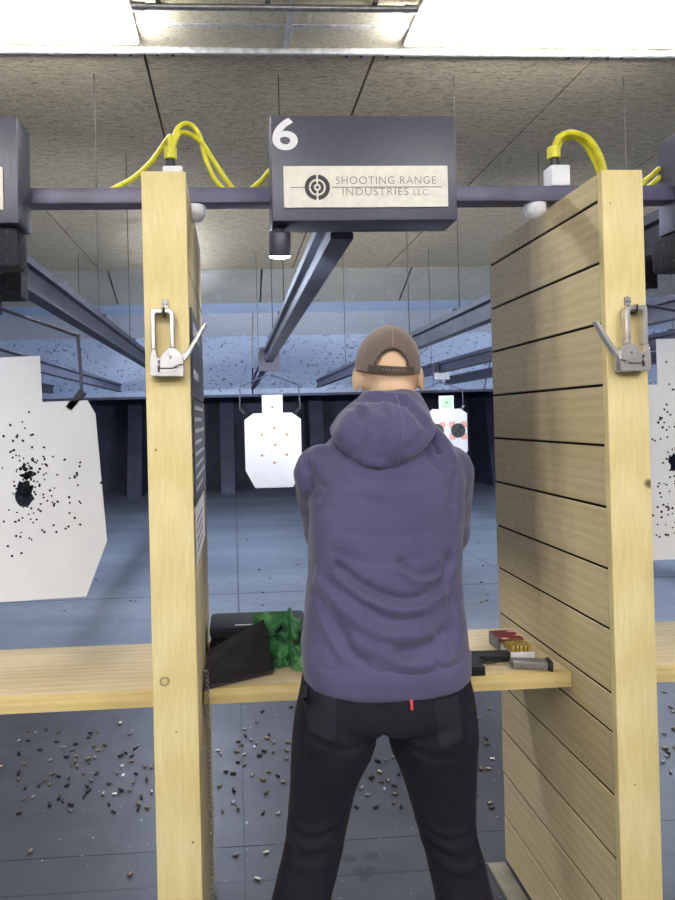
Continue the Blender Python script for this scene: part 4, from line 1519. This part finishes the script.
# face: nose, brow, lips, chin
limb(b, [(Vector((HX, HY + .092, HT - .100)), .009), (Vector((HX, HY + .103, HT - .125)), .010), (Vector((HX, HY + .108, HT - .140)), .012)], 10, 3)
limb(b, [(Vector((HX - .04, HY + .076, HT - .088)), .010), (Vector((HX, HY + .089, HT - .090)), .010), (Vector((HX + .04, HY + .076, HT - .088)), .010)], 10, 3)
limb(b, [(Vector((HX - .02, HY + .083, HT - .172)), .007), (Vector((HX, HY + .090, HT - .172)), .008), (Vector((HX + .02, HY + .083, HT - .172)), .007)], 10, 3)
for s_, px in ((-1, 354.5), (1, 423)):
    e = W(px, 379, 1.632)
    e.x = HX + s_ * 0.0825
    for k_ in range(10):
        pass
    t_ = bmesh.new()
    bmesh.ops.create_icosphere(t_, subdivisions=3, radius=1)
    for v in t_.verts:
        p = v.co.copy()
        w_ = 1.0 if p.z > 0 else 1.0 + 0.15 * p.z
        v.co = Vector((p.x * .0085, p.y * .020 * w_, p.z * .034))
    t_.transform(Matrix.Translation(e) @ Matrix.Rotation(s_ * -math.radians(20), 4, 'Z') @ Matrix.Rotation(s_ * math.radians(-3), 4, 'Y'))
    merge(b, t_)
    limb(b, [(Vector((HX + s_ * .066, 1.634, e.z + .012)), .011), (Vector((HX + s_ * .0745, 1.630, e.z - .012)), .010)], 10, 3)


def finger(pts, r0):
    limb(b, [(Vector(p), r0 * (1 - 0.09 * i)) for i, p in enumerate(pts)], 10, 4)


# right hand: palm behind and right of the grip, fingers closing round its front
limb(b, [(WRR, .026), (Vector((GX + .034, GY - .065, GZ - .062)), .029), (Vector((GX + .033, GY - .022, GZ - .050)), .028)], 14, 4)
finger([(GX + .034, GY - .02, GZ - .030), (GX + .036, GY + .018, GZ - .027), (GX + .031, GY + .045, GZ - .026), (GX + .014, GY + .062, GZ - .028)], .0088)
for i, (dz, ln) in enumerate(((-.050, 1.0), (-.070, .96), (-.088, .86))):
    finger([(GX + .036, GY - .012, GZ + dz), (GX + .037, GY + .022 * ln, GZ + dz), (GX + .012, GY + .041 * ln, GZ + dz - .002), (GX - .018, GY + .030 * ln, GZ + dz - .002)], (.0090, .0088, .0080)[i])
finger([(GX + .022, GY - .062, GZ - .035), (GX + .006, GY - .056, GZ - .016), (GX - .018, GY - .022, GZ - .014), (GX - .021, GY + .014, GZ - .012)], .0100)
# left hand: palm on the left, fingers over the right hand's fingers
limb(b, [(WRL, .026), (Vector((GX - .050, GY - .040, GZ - .076)), .028), (Vector((GX - .042, GY - .004, GZ - .064)), .026)], 14, 4)
for i, (dz, ln) in enumerate(((-.044, .97), (-.063, 1.0), (-.081, .96), (-.098, .86))):
    finger([(GX - .042, GY + .008, GZ + dz), (GX - .030, GY + .052 * ln, GZ + dz + .002), (GX + .014, GY + .064 * ln, GZ + dz + .004), (GX + .046, GY + .036 * ln, GZ + dz + .004)], (.0085, .0088, .0085, .0078)[i])
finger([(GX - .046, GY - .040, GZ - .054), (GX - .040, GY - .012, GZ - .030), (GX - .028, GY + .024, GZ - .024), (GX - .026, GY + .052, GZ - .021)], .0100)
b = remesh(b, 0.0045, 3)
body = part('body', b, M['skin'], pers, 180)
for s_ in (-1, 1):
    b = bm_new()
    bmesh.ops.create_uvsphere(b, u_segments=12, v_segments=8, radius=.0115, matrix=Matrix.Translation((HX + s_ * .031, HY + .0785, HT - .108)))
    part('eye', b, M['eye'], body, 180)
for s_ in (-1, 1):
    b = bm_new()
    bmesh.ops.create_uvsphere(b, u_segments=10, v_segments=6, radius=.005, matrix=Matrix.Translation((HX + s_ * .031, HY + .0865, HT - .108)))
    part('iris', b, M['brow'], body, 180)
for s_ in (-1, 1):
    b = bm_new()
    tube(b, smooth_path([(HX + s_ * .014, HY + .095, HT - .092), (HX + s_ * .03, HY + .092, HT - .087), (HX + s_ * .048, HY + .080, HT - .092)], 4), .003, 6)
    part('eyebrow', b, M['brow'], body, 180)

# ---- hoodie
def poly_dist(x, z, P):
    best = 9
    for (ax, az), (bx, bz) in zip(P, P[1:]):
        dx, dz = bx - ax, bz - az
        t_ = max(0, min(1, ((x - ax) * dx + (z - az) * dz) / (dx * dx + dz * dz + 1e-12)))
        best = min(best, math.hypot(x - ax - t_ * dx, z - az - t_ * dz))
    return best


def folds(bm_, FL, back=True, nz=(0.0, 1.0)):
    bm_.normal_update()
    mv = []
    for v in bm_.verts:
        n_ = v.normal
        if back and n_.y > 0.15:
            w_ = 0.0
        else:
            w_ = min(1, max(0, (0.15 - n_.y) / 0.5)) if back else 1
        d_ = 0.0
        if w_ > 0:
            for P, amp, wid, bb_ in FL:
                if bb_[0] - 3 * wid < v.co.x < bb_[1] + 3 * wid and bb_[2] - 3 * wid < v.co.z < bb_[3] + 3 * wid:
                    q_ = poly_dist(v.co.x, v.co.z, P) / wid
                    if q_ < 3:
                        d_ += amp * math.exp(-q_ * q_)
        d_ = d_ * w_
        d_ += nz[0] * noise.noise(v.co * nz[1]) + nz[0] * 0.4 * noise.noise(v.co * nz[1] * 2.3)
        mv.append((v, n_ * d_))
    for v, d_ in mv:
        v.co += d_


def fold_list(raw, off, sc, Y):
    out = []
    for pts, amp, wid in raw:
        P = []
        for x, y in smooth_path([(x_, y_, 0) for x_, y_ in pts], 4) and [(p.x, p.y) for p in smooth_path([(x_, y_, 0) for x_, y_ in pts], 4)]:
            q = W(off[0] + x / sc, off[1] + y / sc, Y)
            P.append((q.x, q.z))
        xs_, zs_ = [p[0] for p in P], [p[1] for p in P]
        out.append((P, amp, wid, (min(xs_), max(xs_), min(zs_), max(zs_))))
    return out


b = bm_new()
loft(b, rows_to_rings(spline_rows(TORSO, 4), 44, 2.5))
for SH, EL, WR, k_ in ((SHL, ELL, WRL, 1), (SHR, ELR, WRR, 1)):
    limb(b, [(SH + Vector((0, -.01, 0)), .066), (SH.lerp(EL, .35), .066), (SH.lerp(EL, .7), .061), (EL, .054), (EL.lerp(WR, .35), .052), (EL.lerp(WR, .7), .045), (EL.lerp(WR, .86), .041)], 24, 5)
b = remesh(b, 0.0055, 9)
FL = fold_list([
    ([(185, 212), (260, 262), (330, 292), (420, 300), (495, 262), (545, 195)], -.0085, .0085),
    ([(180, 245), (250, 300), (345, 330), (430, 325), (520, 280)], .0060, .011),
    ([(205, 285), (280, 335), (350, 362), (425, 355)], -.0065, .009),
    ([(125, 270), (200, 340), (290, 395), (380, 405), (440, 395)], .0065, .013),
    ([(355, 448), (420, 440), (495, 400)], -.0095, .012),
    ([(92, 200), (120, 300), (170, 390), (230, 470)], -.0060, .012),
    ([(110, 290), (150, 400), (190, 470)], .0045, .011),
    ([(230, 430), (300, 455), (400, 485), (500, 470)], .0060, .013),
    ([(375, 195), (420, 225), (490, 225), (540, 175)], -.0060, .008),
    ([(380, 222), (430, 250), (500, 240)], .0045, .008),
    ([(430, 350), (440, 395), (470, 420)], .0040, .010),
    ([(240, 470), (275, 520)], -.0035, .008),
    ([(455, 470), (490, 520)], -.0035, .008),
    ([(180, 175), (300, 195), (430, 180)], -.0022, .010),
    ([(200, 110), (330, 120), (480, 100)], -.0015, .008),
    ([(520, 260), (535, 340), (525, 430)], -.0045, .010),
], (280, 500), 3.068, 1.345)
FL += fold_list([
    ([(515, 395), (545, 440), (560, 480)], -.0090, .0075),
    ([(560, 400), (590, 440), (610, 500)], .0040, .010),
    ([(160, 415), (120, 470), (105, 560), (130, 640)], -.0045, .009),
    ([(500, 440), (520, 500), (570, 570), (585, 650)], -.0040, .009),
    ([(75, 480), (110, 540), (150, 600)], -.0030, .010),
    ([(60, 540), (90, 600), (100, 660)], .0035, .012),
    ([(610, 560), (590, 620), (580, 690)], -.0040, .010),
    ([(250, 560), (360, 575), (480, 560)], -.0015, .008),
    ([(260, 610), (370, 625), (500, 600)], .0015, .009),
    ([(230, 590), (330, 650), (440, 655)], -.0012, .012),
], (280, 310), 3.375, 1.42)
FL = [(P_, a_ * 2.0, w_, q_) for P_, a_, w_, q_ in FL]
folds(b, FL, True, (0.0024, 17))
hood_o = part('hoodie', b, M['hoodie'], pers, 180)
b = bm_new()
HEM = [(680, 314, 454, 1.415, .112), (676, 306, 462.5, 1.418, .123), (670, 303, 466, 1.42, .1275), (658, 302, 466.5, 1.422, .130), (648, 302.5, 465.5, 1.428, .1300), (644, 306, 462, 1.430, .126)]
loft(b, rows_to_rings(spline_rows(HEM, 4), 72, 2.5))
for v in b.verts:
    a_ = math.atan2(v.co.y - 1.42, v.co.x - .36)
    v.co += Vector((math.cos(a_), math.sin(a_), 0)) * (0.0008 * math.sin(a_ * 90) + 0.003 * noise.noise(Vector((a_ * 2, 0, 2))))
part('hem_band', b, M['hoodie'], hood_o, 180)
HOOD = [(467, 372, 398, 1.452, .026), (460, 357, 411, 1.466, .047), (449, 343, 423, 1.483, .076), (437, 333.5, 430.5, 1.505, .100), (426, 330.5, 431.5, 1.525, .112), (414, 339, 428, 1.546, .110), (403, 350, 423, 1.565, .094), (395.5, 358.5, 418.5, 1.580, .080), (392, 361.5, 415.5, 1.586, .0745)]
rr = rows_to_rings(spline_rows(HOOD, 5), 64, 2.15)
inner = rows_to_rings([(391.6, 365, 412.5, 1.587, .070), (393.5, 367.5, 410, 1.588, .066), (402, 368.5, 409, 1.59, .064), (414, 369.5, 408, 1.59, .062)], 64, 2.1)
b = bm_new()
loft(b, rr + inner)
b = evaluated(b, [('SUBSURF', dict(levels=1, render_levels=1))])
FH = fold_list([
    ([(175, 415), (205, 345), (260, 300), (300, 285)], -.0045, .010),
    ([(215, 420), (250, 360), (290, 330)], .0050, .012),
    ([(495, 395), (455, 340), (420, 300)], -.0040, .010),
    ([(255, 300), (275, 370), (270, 430), (250, 480)], -.0035, .009),
    ([(180, 430), (240, 490), (330, 515)], .0045, .011),
    ([(420, 490), (470, 450), (510, 405)], .0045, .011),
    ([(260, 285), (360, 280), (450, 292)], .0030, .006),
    ([(260, 300), (360, 297), (450, 308)], -.0035, .006),
    ([(366, 300), (374, 400), (382, 500)], .0022, .0035),
    ([(300, 340), (340, 380), (350, 430)], .0030, .012),
    ([(420, 340), (440, 390), (420, 440)], .0030, .012),
], (280, 310), 3.375, 1.44)
FH = [(P_, a_ * 2.2, w_, q_) for P_, a_, w_, q_ in FH]
folds(b, FH, True, (0.0050, 15))
hd = part('hood', b, M['hoodie'], hood_o, 180)
b = bm_new()
pts = []
for i in range(25):
    y = 397 + i * (464 - 397) / 24
    for (r0_, r1_) in zip(spline_rows(HOOD, 8)[::-1], spline_rows(HOOD, 8)[::-1][1:]):
        if r0_[0] <= y <= r1_[0]:
            k_ = (y - r0_[0]) / (r1_[0] - r0_[0] + 1e-9)
            Yb = (r0_[3] - r0_[4]) * (1 - k_) + (r1_[3] - r1_[4]) * k_
            q = W(387.5 + (y - 397) * .085, y, r0_[3])
            pts.append(Vector((q.x, Yb - .0025, q.z)))
            break
tube(b, pts, 0.0016, 6)
part('seam', b, M['seam'], hd, 180)
for WR, EL in ((WRL, ELL), (WRR, ELR)):
    b = bm_new()
    tube(b, [EL.lerp(WR, .80), EL.lerp(WR, .82), EL.lerp(WR, .92), EL.lerp(WR, .93)], [.036, .040, .036, .030], 20)
    part('cuff', b, M['hoodie'], hood_o, 60)

# ---- jeans
b = bm_new()
loft(b, rows_to_rings(spline_rows(PELVIS, 3), 40, 2.3))
for LG in (LEGL, LEGR):
    loft(b, rows_to_rings(spline_rows(LG, 3), 30, 2.15))
b = remesh(b, 0.006, 8)
FJ = fold_list([
    ([(85, 455), (130, 470), (200, 455), (240, 440)], .0060, .009), ([(85, 475), (150, 490), (225, 465)], -.0060, .008),
    ([(80, 500), (140, 515), (215, 500)], .0055, .009), ([(70, 530), (140, 545), (205, 530)], -.0050, .009), ([(70, 560), (130, 575), (205, 560)], .0040, .010),
    ([(440, 440), (500, 470), (590, 460)], .0060, .009), ([(450, 465), (520, 490), (600, 480)], -.0060, .008),
    ([(460, 490), (540, 515), (605, 505)], .0055, .009), ([(470, 520), (550, 545), (610, 530)], -.0050, .009), ([(480, 550), (560, 575), (620, 560)], .0040, .010),
    ([(335, 195), (300, 215), (230, 222), (150, 205)], -.0055, .009), ([(345, 195), (400, 225), (480, 245), (560, 240)], -.0055, .009),
    ([(340, 110), (342, 150), (338, 195)], -.0075, .007), ([(345, 175), (400, 200), (450, 260)], .0040, .012), ([(330, 180), (280, 230), (240, 300)], .0040, .012),
    ([(120, 200), (115, 300), (105, 420)], -.0020, .008), ([(570, 200), (575, 300), (575, 420)], -.0020, .008),
    ([(440, 380), (430, 420), (450, 460)], -.004, .009), ([(240, 380), (235, 420), (215, 460)], -.004, .009),
], (250, 660), 2.596, 1.33)
folds(b, FJ, True, (0.0020, 15))
from mathutils.bvhtree import BVHTree
jb = BVHTree.FromBMesh(b)
jeans = part('jeans', b, M['jeans'], pers, 180)


def on_back(px, py, lift, tree=None):
    q = W(px, py, 1.30)
    h_ = (tree or jb).ray_cast(Vector((q.x, 0.5, q.z)), Vector((0, 1, 0)))
    return Vector((q.x, (h_[0].y if h_[0] is not None else 1.32) - lift, q.z))


def patch(poly, lift, n=9):
    """a thin stitched patch draped on the jeans; poly = four picture corners"""
    bb = bm_new()
    a_, b_, c_, d_ = [Vector((x, y, 0)) for x, y in poly]
    g_ = [[on_back(*(a_.lerp(b_, i / n).lerp(d_.lerp(c_, i / n), j / n)).xy, lift) for i in range(n + 1)] for j in range(n + 1)]
    vs = [[bb.verts.new(p) for p in r] for r in g_]
    for j in range(n):
        for i in range(n):
            bb.faces.new((vs[j][i], vs[j][i + 1], vs[j + 1][i + 1], vs[j + 1][i]))
    ex_ = bmesh.ops.extrude_face_region(bb, geom=list(bb.faces))
    bmesh.ops.translate(bb, verts=[v for v in ex_['geom'] if isinstance(v, bmesh.types.BMVert)], vec=(0, 0.004, 0))
    return bb


part('back_pocket', patch([(434, 704), (463, 700), (464, 743), (441, 749)], .0022), M['pocket'], jeans, 50)
part('back_pocket', patch([(304, 701), (338, 704), (336, 744), (311, 740)], .0022), M['pocket'], jeans, 50)
b = bm_new(); q = on_back(411, 704, .004); box(b, q.x - .003, q.x + .003, q.y - .003, q.y + .002, q.z - .010, q.z + .010, .001); part('fabric_tab', b, M['redtab'], jeans, None, None, 'small red fabric tab')
for LG in (LEGL, LEGR):
    q = W((LG[-1][1] + LG[-1][2]) / 2, 1046, 1.395)
    sx = -1 if LG is LEGL else 1
    b = bm_new()
    sec = [(-.085, .030, .075), (-.070, .040, .085), (-.02, .043, .085), (.03, .044, .080), (.09, .047, .058), (.15, .045, .046), (.19, .034, .038), (.205, .018, .03)]
    rings = []
    for dy, hw, hh in sec:
        rings.append([Vector((q.x + hw * math.cos(a_) * (1 if math.sin(a_) > 0 else 1.0), 1.395 + dy, max(.012, .012 + hh * (math.sin(a_) if math.sin(a_) > 0 else 0.0)))) for a_ in [2 * PI * i / 24 for i in range(24)]])
    loft(b, rings)
    sh = part('shoe', b, M['shoe'], pers, 50)
    b = bm_new()
    prism(b, [(q.x + s_ * hw * 1.04, 1.395 + dy) for s_, L_ in ((1, sec), (-1, sec[::-1])) for dy, hw, hh in L_], 'z', 0.0004, 0.0118)
    part('sole', b, M['sole'], sh, 30)

# ---- cap worn with its strap at the back, peak to the front
CZ0, CZ1 = HT - .1010, HT + .0135
CRX, CRY = .0818, .1040
CC = Vector((HX, HY, (CZ0 + CZ1) / 2))


def cap_pt(a_, t_, out=0.0):
    """a_: angle from the back; t_: 0 rim .. 1 top"""
    r_ = (1 - t_ ** 2.35) ** 0.56 * (1 - 0.02 * (1 - t_))
    return Vector((HX + math.sin(a_) * (CRX + out) * r_, HY - math.cos(a_) * (CRY + out) * r_, CZ0 + (CZ1 - CZ0) * t_ + out * t_))


CR = Matrix.Translation(CC) @ Matrix.Rotation(math.radians(4.0), 4, 'Y') @ Matrix.Rotation(math.radians(8), 4, 'X') @ Matrix.Rotation(math.radians(-7), 4, 'Z') @ Matrix.Translation(-CC)
b = bm_new()
NA, NTT = 96, 36
vs = [[b.verts.new(cap_pt(2 * PI * i / NA, j / NTT * .995)) for i in range(NA)] for j in range(NTT + 1)]
top = b.verts.new(cap_pt(0, 1.0))
for j in range(NTT):
    for i in range(NA):
        b.faces.new((vs[j][i], vs[j][(i + 1) % NA], vs[j + 1][(i + 1) % NA], vs[j + 1][i]))
for i in range(NA):
    b.faces.new((vs[NTT][i], vs[NTT][(i + 1) % NA], top))
kill = []
OA, OT = math.radians(29), .50
for f in b.faces:
    c_ = f.calc_center_median()
    a_ = math.atan2((c_.x - HX) / CRX, -(c_.y - HY) / CRY)
    t_ = (c_.z - CZ0) / (CZ1 - CZ0)
    if abs(a_) < OA and t_ < OT * math.sqrt(max(0, 1 - (a_ / OA) ** 2)) ** .8:
        kill.append(f)
bmesh.ops.delete(b, geom=kill, context='FACES')
bmesh.ops.recalc_face_normals(b, faces=b.faces)
b = evaluated(b, [('SMOOTH', dict(factor=.4, iterations=2)), ('SOLIDIFY', dict(thickness=.0022, offset=1.0))])
b.transform(CR)
cap = part('cap', b, M['cap'], pers, 60)
b = bm_new()
for a0 in (0.0, 1.05, -1.05, 2.1, -2.1, PI):
    t0 = .51 if a0 == 0 else .02
    for o_ in ((-.035, .035) if a0 == 0 else (0,)):
        tube(b, [cap_pt(a0 + o_ * (1 - (t0 + (.99 - t0) * k_ / 14)), t0 + (.99 - t0) * k_ / 14, .0026) for k_ in range(15)], .0009, 5)
b.transform(CR)
part('seam_stitching', b, M['capseam'], cap, 180)
b = bm_new()
tube(b, [cap_pt(OA * math.cos(PI * k_ / 24) * 1.04, max(.0, OT * 1.04 * (math.sin(PI * k_ / 24)) ** .8), .0024) for k_ in range(25)], .0022, 6)
b.transform(CR)
part('opening_binding', b, M['strap'], cap, 180)
b = bm_new()
bandr = []
for k_ in range(21):
    a_ = math.radians(-40 + 4 * k_)
    p0, p1 = cap_pt(a_, .0, .0032), cap_pt(a_, .15, .0032)
    q0, q1 = cap_pt(a_, .0, .0058), cap_pt(a_, .15, .0058)
    bandr.append([p0, p1, q1, q0])
loft(b, bandr)
b.transform(CR)
st = part('strap', b, M['strap'], cap, 40)
b = bm_new()
for k_ in range(8):
    a_ = math.radians(-14 + 5 * k_)
    p = cap_pt(a_, .075, .0060); q = cap_pt(a_, .075, .0068)
    cyl(b, p, q, .0016, 8)
b.transform(CR)
part('snap_stud', b, M['capseam'], st, 60)
b = bm_new()
cyl(b, cap_pt(0, 1, .001), cap_pt(0, 1, .001) + Vector((0, 0, .004)), .007, 14, .004)
b.transform(CR)
part('top_button', b, M['cap'], cap, 60)
b = bm_new()
up, dn = [], []
grid = []
for i in range(17):
    a_ = PI + math.radians(-62 + 124 * i / 16)
    row = []
    for j in range(7):
        p = cap_pt(a_, .02)
        ext = .068 * (j / 6) * math.cos((i / 16 - .5) * PI * .92) ** .6
        row.append(Vector((p.x, p.y + ext, p.z - .012 * (j / 6) - .016 * ((i / 8 - 1) ** 2) * (j / 6))))
    grid.append(row)
rings = [g_ + [v + Vector((0, 0, -.003)) for v in reversed(g_)] for g_ in grid]
loft(b, rings)
b.transform(CR)
part('peak', b, M['cap'], cap, 50)

pistol(Matrix.Rotation(PI / 2, 4, 'Z') @ Matrix.Translation((.062, 0, 0.0)), 'black pistol held out in both hands in front of the shooter, hidden by the back', (GX, GY, GZ), 'black pistols')

# ------------------------------------------------------------------ world and view
w = bpy.data.worlds.new('world')
bpy.context.scene.world = w
w.use_nodes = True
w.node_tree.nodes['Background'].inputs[0].default_value = (0.75, 0.8, 0.9, 1)
w.node_tree.nodes['Background'].inputs[1].default_value = 0.2
vs_ = bpy.context.scene.view_settings
vs_.view_transform = 'Standard'
vs_.look = 'None'
vs_.exposure = 0.55
vs_.gamma = 1.0
vs_.use_curve_mapping = False
